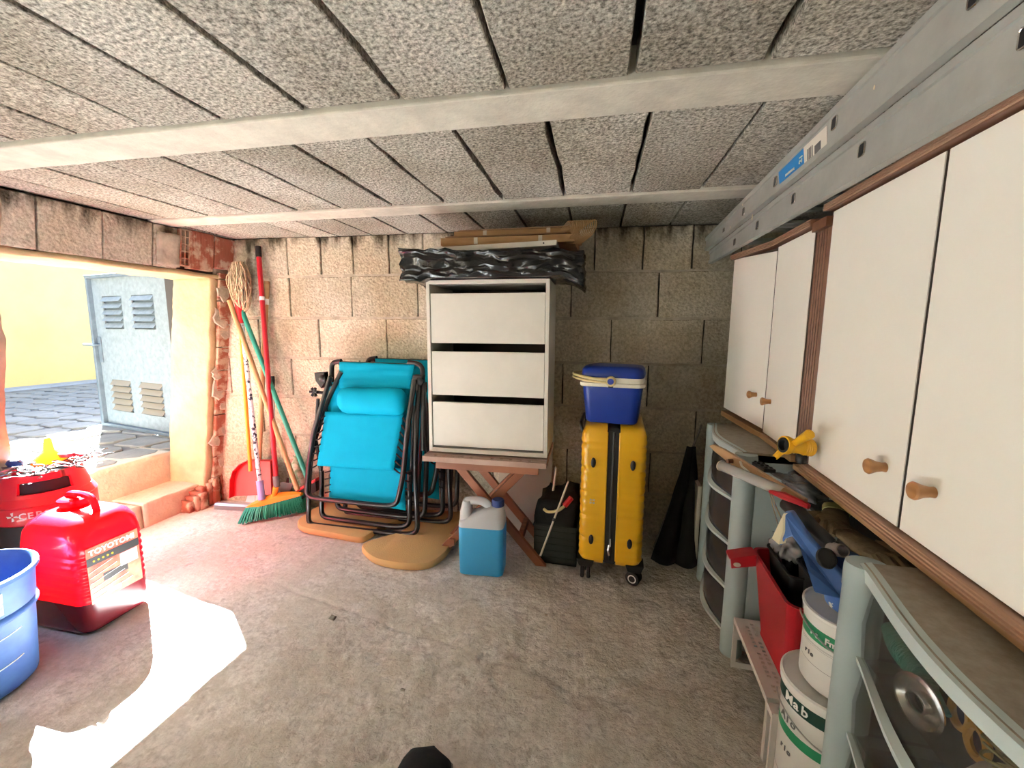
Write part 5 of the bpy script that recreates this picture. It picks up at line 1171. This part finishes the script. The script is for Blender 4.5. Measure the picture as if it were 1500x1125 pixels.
# ------------------------------------------------------------------ paint cans
def can(label, x, y, z, r, h, bands, words):
    t = thing('paint_can', label, 'paint can', (x, y, z))
    mb = MB(); mb.lathe([(r*.94, 0), (r*.97, .003), (r*.97, h*.80), (r*.99, h*.81), (r, h*.93), (r*1.03, h*.935), (r*1.03, h*.955), (r*.99, h*.96)], 48, cap=True); mb.build('body', 'can_white', t, smooth=True)
    mb = MB(); mb.lathe([(r*1.035, h*.955), (r*1.045, h*.965), (r*1.045, h*.99), (r*1.0, h), (r*.97, h*.985), (0, h*.985)], 48, cap=False); mb.build('lid', 'can_white', t, smooth=True)
    for z0, z1, m in bands:
        mb = MB(); mb.lathe([(r*.975 if z0 < .8 else r*1.002, h*z0), (r*.975 if z0 < .8 else r*1.004, h*z1)], 48, cap=False); mb.build('printed_band', m, t, smooth=True)
    mb = MB(); mb.tube([V((r*1.06*cos(a), r*1.06*sin(a), h*.80-.03*sin(max(0, min(pi, (a+radians(190)))))**2)) for a in [radians(-200+8*k) for k in range(22)]], .0016, 5); mb.build('wire_handle', 'steel', t, smooth=True)
    for (s, sz, zz, m, a0) in words:
        for k, ch_ in enumerate(s):
            a = radians(a0)+k*sz*.62/r; p = V((r*.985*cos(a) if zz < .8 else r*1.012*cos(a), (r*.985 if zz < .8 else r*1.012)*sin(a), h*zz))
            text(ch_, sz, 'lettering', m, t, wmat(t) @ frame3(p, (-sin(a), cos(a), 0), (0, 0, 1)), bold=.0004)
    return t
can('lower white paint can with dark green lid band, standing on the floor', .424, .848, .004, .080, .290, [(.835, .925, 'can_dark'), (.60, .67, 'can_green'), (.28, .285, 'ink')], [('Mab', .026, .882, 'white', 196), ('Alo', .022, .72, 'ink', 185), ('rio', .016, .50, 'ink', 188)])
can('upper white paint can with green band, under the spattered blue tray', .442, .850, .295, .072, .150, [(.62, .795, 'can_green'), (.57, .573, 'ink'), (.54, .543, 'ink'), (.56, .563, 'ink'), (.30, .305, 'ink')], [('rt Fm', .016, .71, 'white', 196), ('rio', .012, .42, 'ink', 188)])
# ------------------------------------------------------------------ blue spattered plastic piece lying over the cans
bt = thing('blue_hopper', 'blue plastic hopper with long hooked arm, spattered with cream paint, lying on the paint cans', 'hopper', (.40, .82, .49))
mb = MB(); ax = (V((.448, .850, .447)), V((.444, .855, .530)))
def cring(t, rx, ry): 
    c = ax[0].lerp(ax[1], t); return [c+V((rx*cos(a), ry*sin(a), 0)) for a in [2*pi*i/28 for i in range(28)]]
mb.loft([cring(.0, .040, .045), cring(0.04, .046, .050), cring(.55, .052, .054), cring(1, .055, .057), cring(1, .051, .053), cring(.3, .045, .046)]); mb.build('cup', 'blue_tray', bt, world=True, smooth=True)
arm = [ony(1131, 788, .90), ony(1148, 752, .92), ony(1160, 750, .92), ony(1188, 792, .86), ony(1236, 846, .79), ony(1236, 880, .77), ony(1192, 868, .77), ony(1183, 836, .80), ony(1170, 800, .86), ony(1160, 786, .88), ony(1150, 790, .89), ony(1144, 800, .89)]
mb = MB(); mb.slab(arm, (.010, .016, .0)); mb.build('arm', 'blue_tray', bt, world=True, bevel=.003)
mb = MB(); mb.slab([p+V((-.001, -.0015, 0)) for p in (ony(1131, 788, .90), ony(1148, 752, .92), ony(1155, 754, .92), ony(1147, 778, .90), ony(1141, 797, .89))], (.013, .003, .003)); mb.build('dried_paint', 'cream_paint', bt, world=True)
mb = MB(); Mx = frame3(ony(1211, 818, .815), (1, .1, -.3), (.1, .5, 1)); mb.lathe([(.0175, -.003), (.0175, .002), (.015, .003), (.0145, .0)], 24, Mx, cap=False); mb.lathe([(.0150, .001), (0, .001)], 24, Mx, cap=False); mb.build('socket', 'soft_black', bt, world=True, smooth=True)
# black flecked tube with metal end
t = thing('black_tube', 'black paint-flecked tube with open metal end, above the blue hopper', 'tube', ony(1195, 780, .92))
p0, p1 = V((.315, .99, .598)), V((.420, .865, .592)); p0 = ony(1153, 738, 1.0); p1 = ony(1224, 801, .85)
mb = MB(); mb.tube([p0, p0.lerp(p1, .3), p0.lerp(p1, .6), p1], [.016, .017, .012, .010], 14); mb.build('tube', 'paint_black', t, world=True, smooth=True)
d = (p1-p0).normalized(); Mx = frame3(ony(1229, 806, .83), (1, 0, -.4), (.2, .5, 1)); mb = MB(); mb.lathe([(.0115, -.02), (.0115, .01), (.0095, .01), (.0095, -.015)], 24, Mx, cap=False); mb.build('metal_end', 'steel', t, world=True, smooth=True)
# plank, clear tube, red handled tool, keypad, bags, gloves, black box
t = thing('wooden_batten', 'tapered varnished wooden batten with pale rimmed hole, jutting from the drawer tower', 'batten', (.33, 1.15, .63))
q0, q1 = ony(1038, 653, 1.33), ony(1176, 742, .98)
a, b_ = q0, q1; dd = (b_-a).normalized(); sd_ = dd.cross(V((0, 0, 1))).normalized(); upv = sd_.cross(dd).normalized()
P = [a, a+dd*.02+upv*.012-sd_*.0, a+dd*.07+upv*.017, b_+upv*.018, b_-upv*.018, a+dd*.10-upv*.012, a+dd*.03-upv*.006]
mb = MB(); mb.slab(P, sd_*-.010 if sd_.y < 0 else sd_*.010); mb.build('board', 'pine', t, world=True, bevel=.002)
for u in (.32, .62):
    mb = MB(); c = a.lerp(b_, u)-sd_*(.006 if sd_.y > 0 else -.006); mb.lathe([(.006, -.008), (.006, .008)], 12, frame3(c, dd, upv)); mb.build('hole', 'walnut', t, world=True)
mb = MB(); mb.tube([a.lerp(b_, .40)+upv*.014-V((0, .006, 0)), a.lerp(b_, .42)+upv*.004-V((0, .008, 0)), a.lerp(b_, .50)+upv*.000-V((0, .008, 0))], .003, 6); mb.build('pale_clip', 'paper', t, world=True)
t = thing('clear_tube', 'clear plastic tube lying under the wooden batten', 'tube', ony(1056, 682, 1.22))
q0, q1 = ony(1056, 682, 1.20), ony(1150, 722, 1.02)
mb = MB(); mb.tube([q0, q0.lerp(q1, .5), q1], .0135, 16, cap=False); mb.build('wall', 'clear_tube', t, world=True, smooth=True)
mb = MB(); d = (q1-q0).normalized(); mb.tube([q0, q0+d*.003], .0145, 16, cap=False); mb.build('rim', 'tape', t, world=True, smooth=True)
t = thing('red_handled_tool', 'dark red tool handle lying under the batten beside the gloves', 'tool', ony(1150, 722, 1.0))
mb = MB(); mb.tube([ony(1128, 720, 1.03), ony(1150, 727, .99), ony(1185, 742, .95)], [.004, .009, .006], 8); mb.build('handle', 'red_bin', t, world=True, smooth=True)
mb = MB(); mb.tube([ony(1128, 722, 1.03), ony(1132, 740, 1.02), ony(1140, 768, 1.0)], .0014, 5); mb.tube([ony(1130, 722, 1.03), ony(1137, 742, 1.02), ony(1145, 760, 1.0)], .0014, 5); mb.build('wire', 'chrome', t, world=True)
t = thing('pod_strip', 'black knobbly strip lying on the drawer tower beside the batten', 'strip', (.40, 1.28, .625))
a, b_ = ony(1084, 667, 1.36), ony(1128, 693, 1.16); mb = MB(); dd = (b_-a).normalized(); sd_ = V((-dd.y, dd.x, 0)).normalized()
mb.slab([a-sd_*.014, a+sd_*.014, b_+sd_*.014, b_-sd_*.014], (0, 0, .010)); mb.build('body', 'black', t, world=True, bevel=.002)
for k in range(9):
    for s in (-1, 1): mb = MB(); c = a.lerp(b_, (k+.5)/9)+sd_*s*.006+V((0, 0, .010)); mb.box(c-V((.003, .004, .001)), c+V((.003, .004, .003))); mb.build('button', 'soft_black', t, world=True)
def blob(name, c, s, m, label, cat, seed, amp=.25, rot=0, res=3):
    bm = bmesh.new(); bmesh.ops.create_icosphere(bm, subdivisions=res, radius=1)
    Rm = Matrix.Rotation(rot, 4, 'Z')
    for v in bm.verts:
        d = noise.fractal(v.co*1.6+V((seed, 0, 0)), .9, 2, 4)*amp; p = v.co*(1+d); v.co = V(c)+Rm @ V((p.x*s[0], p.y*s[1], p.z*s[2]))
    me = bpy.data.meshes.new(name); bm.to_mesh(me); bm.free(); me.materials.append(MT[m])
    for p in me.polygons: p.use_smooth = True
    o = bpy.data.objects.new(name, me); col.objects.link(o); return tag(o, label, cat)
MT['film'] = seethrough('crumpled_grey_film', (.20, .20, .21), .2, .75)
blob('plastic_wrap', V((.46, 1.145, .575)), (.05, .075, .020), 'film', 'crumpled grey plastic wrap under the far cabinet behind the batten', 'plastic bag', 3, .5, res=4)
blob('plastic_wrap', V((.44, 1.14, .42)), (.03, .05, .045), 'film', 'crumpled clear bag between drawer tower and red bin, behind the tab', 'plastic bag', 8, .5, res=4)
# gloves
def glove(c, rz, label, flip=1):
    t = thing('work_glove', label, 'glove', c, rz=rz)
    mb = MB(); R = []
    for u, wx, h in ((-.055, .024, .010), (-.03, .026, .012), (0, .030, .014), (.025, .031, .013), (.04, .026, .009)): R.append([V((u, wx*cos(a), .013+h*sin(a)+.002*nz((u*40, a, 0)))) for a in [2*pi*i/14 for i in range(14)]])
    mb.loft(R); mb.build('palm', 'glove', t, smooth='all')
    for k in range(4):
        y = -.022+.0148*k; L_ = (.045, .055, .052, .040)[k]; mb = MB(); mb.tube([(.030, y, .014), (.030+L_*.5, y*1.15, .020), (.030+L_, y*1.2, .010)], [.0085, .0085, .006], 8); mb.build('finger', 'glove', t, smooth=True)
    mb = MB(); mb.tube([(-.01, -.024*flip, .014), (.012, -.040*flip, .016), (.032, -.044*flip, .012)], [.010, .009, .006], 8); mb.build('thumb', 'glove', t, smooth=True)
    mb = MB(); mb.loft([[V((u, .027*s*cos(a), .013+.012*s*sin(a))) for a in [2*pi*i/14 for i in range(14)]] for u, s in ((-.085, 1.1), (-.055, .98))]); mb.build('cuff', 'olive' if flip > 0 else 'glove', t, smooth=True)
bx = thing('black_case', 'large black case with pale edge on the floor between the towers, under the gloves', 'case', (.63, .93, 0))
mb = MB(); mb.box((.565, .80, .004), (.82, 1.19, .520)); mb.build('body', 'black', bx, world=True, bevel=.01)
mb = MB(); mb.box((.475, .80, .522), (.82, 1.19, .530)); mb.build('lid', 'black', bx, world=True, bevel=.002)
mb = MB(); mb.box((.472, .81, .524), (.478, 1.10, .532)); mb.build('pale_edge', 'tape', bx, world=True)
glove(V((.475, 1.02, .532)), radians(-120), 'dirty brown work glove with yellowish cuff on the black case, the far one', 1)
glove(V((.48, .90, .533)), radians(-80), 'dirty brown work glove lying palm down on the black case, the near one', -1)
# yellow hose fitting at the foot of the fluted post
yf = thing('hose_fitting', 'bright yellow plastic hose fitting with black seal, propped on the cabinet moulding', 'hose fitting', (.425, 1.07, .67))
c0 = onx(1150, 652, .385); c1 = c0+V((.070, .022, -.008)); Mx = frame3(c0, V((.0, 0, 1)), V((1, .15, 0)).cross(V((0, 0, 1))))
d = (c1-c0).normalized(); Mx = Matrix.Translation(c0) @ d.to_track_quat('Z', 'Y').to_matrix().to_4x4()
mb = MB(); mb.lathe([(.0145, -.004), (.021, -.004), (.0215, .004), (.0195, .010), (.017, .012), (.0165, .035), (.019, .045), (.020, .062), (.014, .066), (0, .066)], 28, Mx, cap=False); mb.build('body', 'yellow_plastic', yf, world=True, smooth=True)
mb = MB(); mb.lathe([(.0175, -.0045), (.0175, -.006), (.0125, -.0065), (.012, .006), (0, .008)], 28, Mx, cap=False); mb.build('seal', 'soft_black', yf, world=True, smooth=True)
for k, (s0, s1) in enumerate((((1163, 650), (1186, 636)), ((1138, 668), (1146, 660)))):
    a, b_ = onx(*s0, .400 if k == 0 else .385), onx(*s1, .405 if k == 0 else .39); mb = MB(); mb.tube([a, b_], [.007, .0105] if k == 0 else [.007, .006], 10)
    for j_ in range(4):
        q = j_*pi/2; o_ = V((0, 0, 1))*.008*sin(q)+V((-1, 0, 0))*.008*cos(q); mb.tube([a+o_, b_+o_], .0016, 5)
    mb.build('wing', 'yellow_plastic', yf, world=True, smooth=True)
mb = MB(); a = onx(1174, 672, .425); mb.lathe([(.010, -.010), (.012, -.006), (.012, .006), (.009, .010)], 12, Matrix.Translation(a)); mb.build('knob', 'black', yf, world=True, smooth=True)
mb = MB(); 
for k in range(5): mb.lathe([(.0186, .040+.005*k), (.0205, .0415+.005*k), (.0186, .043+.005*k)], 28, Mx, cap=False)
mb.build('ribs', 'yellow_plastic', yf, world=True, smooth=True)
# ================================================================== SHOE AT THE BOTTOM EDGE
t = thing('shoe', 'black shoe toe just showing at the bottom edge of the picture', 'shoe', (-.365, .685, .004))
def shoe_w(u): return .056*min(1, (u/.10))**.5
mb = MB(); R = []
for k in range(13):
    u = k/12; y = .078-.27*u; wv = max(.004, shoe_w(u)); h = .012+.05*min(1, u*1.8)**.6
    R.append([V((wv*cos(a), y, .012+h*max(0, sin(a))**.8)) for a in [pi*i/14 for i in range(15)]])
mb.loft(R); mb.build('upper', 'dark_cloth', t, smooth='all')
mb = MB(); mb.loft([[V((max(.006, shoe_w(k/12)*1.04)*s_, .082-.275*k/12, z)) for s_, z in ((-1, 0), (-1, .013), (1, .013), (1, 0))] for k in range(13)]); mb.build('sole', 'rubber_grey', t)
# small lump of mortar and grit on the floor
for k, (x, y, s, lab) in enumerate(((487, 905, .010, 'small flat chip of mortar on the floor left of centre'), (590, 1010, .005, 'tiny crumb of mortar lying on the floor near the bottom'), (800, 900, .005, 'tiny crumb of mortar on the floor below the suitcase'))):
    p = onz(x, y, .004); rough_box((p.x-s, p.y-s*.7, .001), (p.x+s, p.y+s*.7, .001+s*.7), 'mortar_chip', 'mortar', None, res=s*.5, amp=s*.35, freq=80, seed=k); tag([o for o in col.objects if o.name.startswith('mortar_chip')][-1], lab, 'rubble')
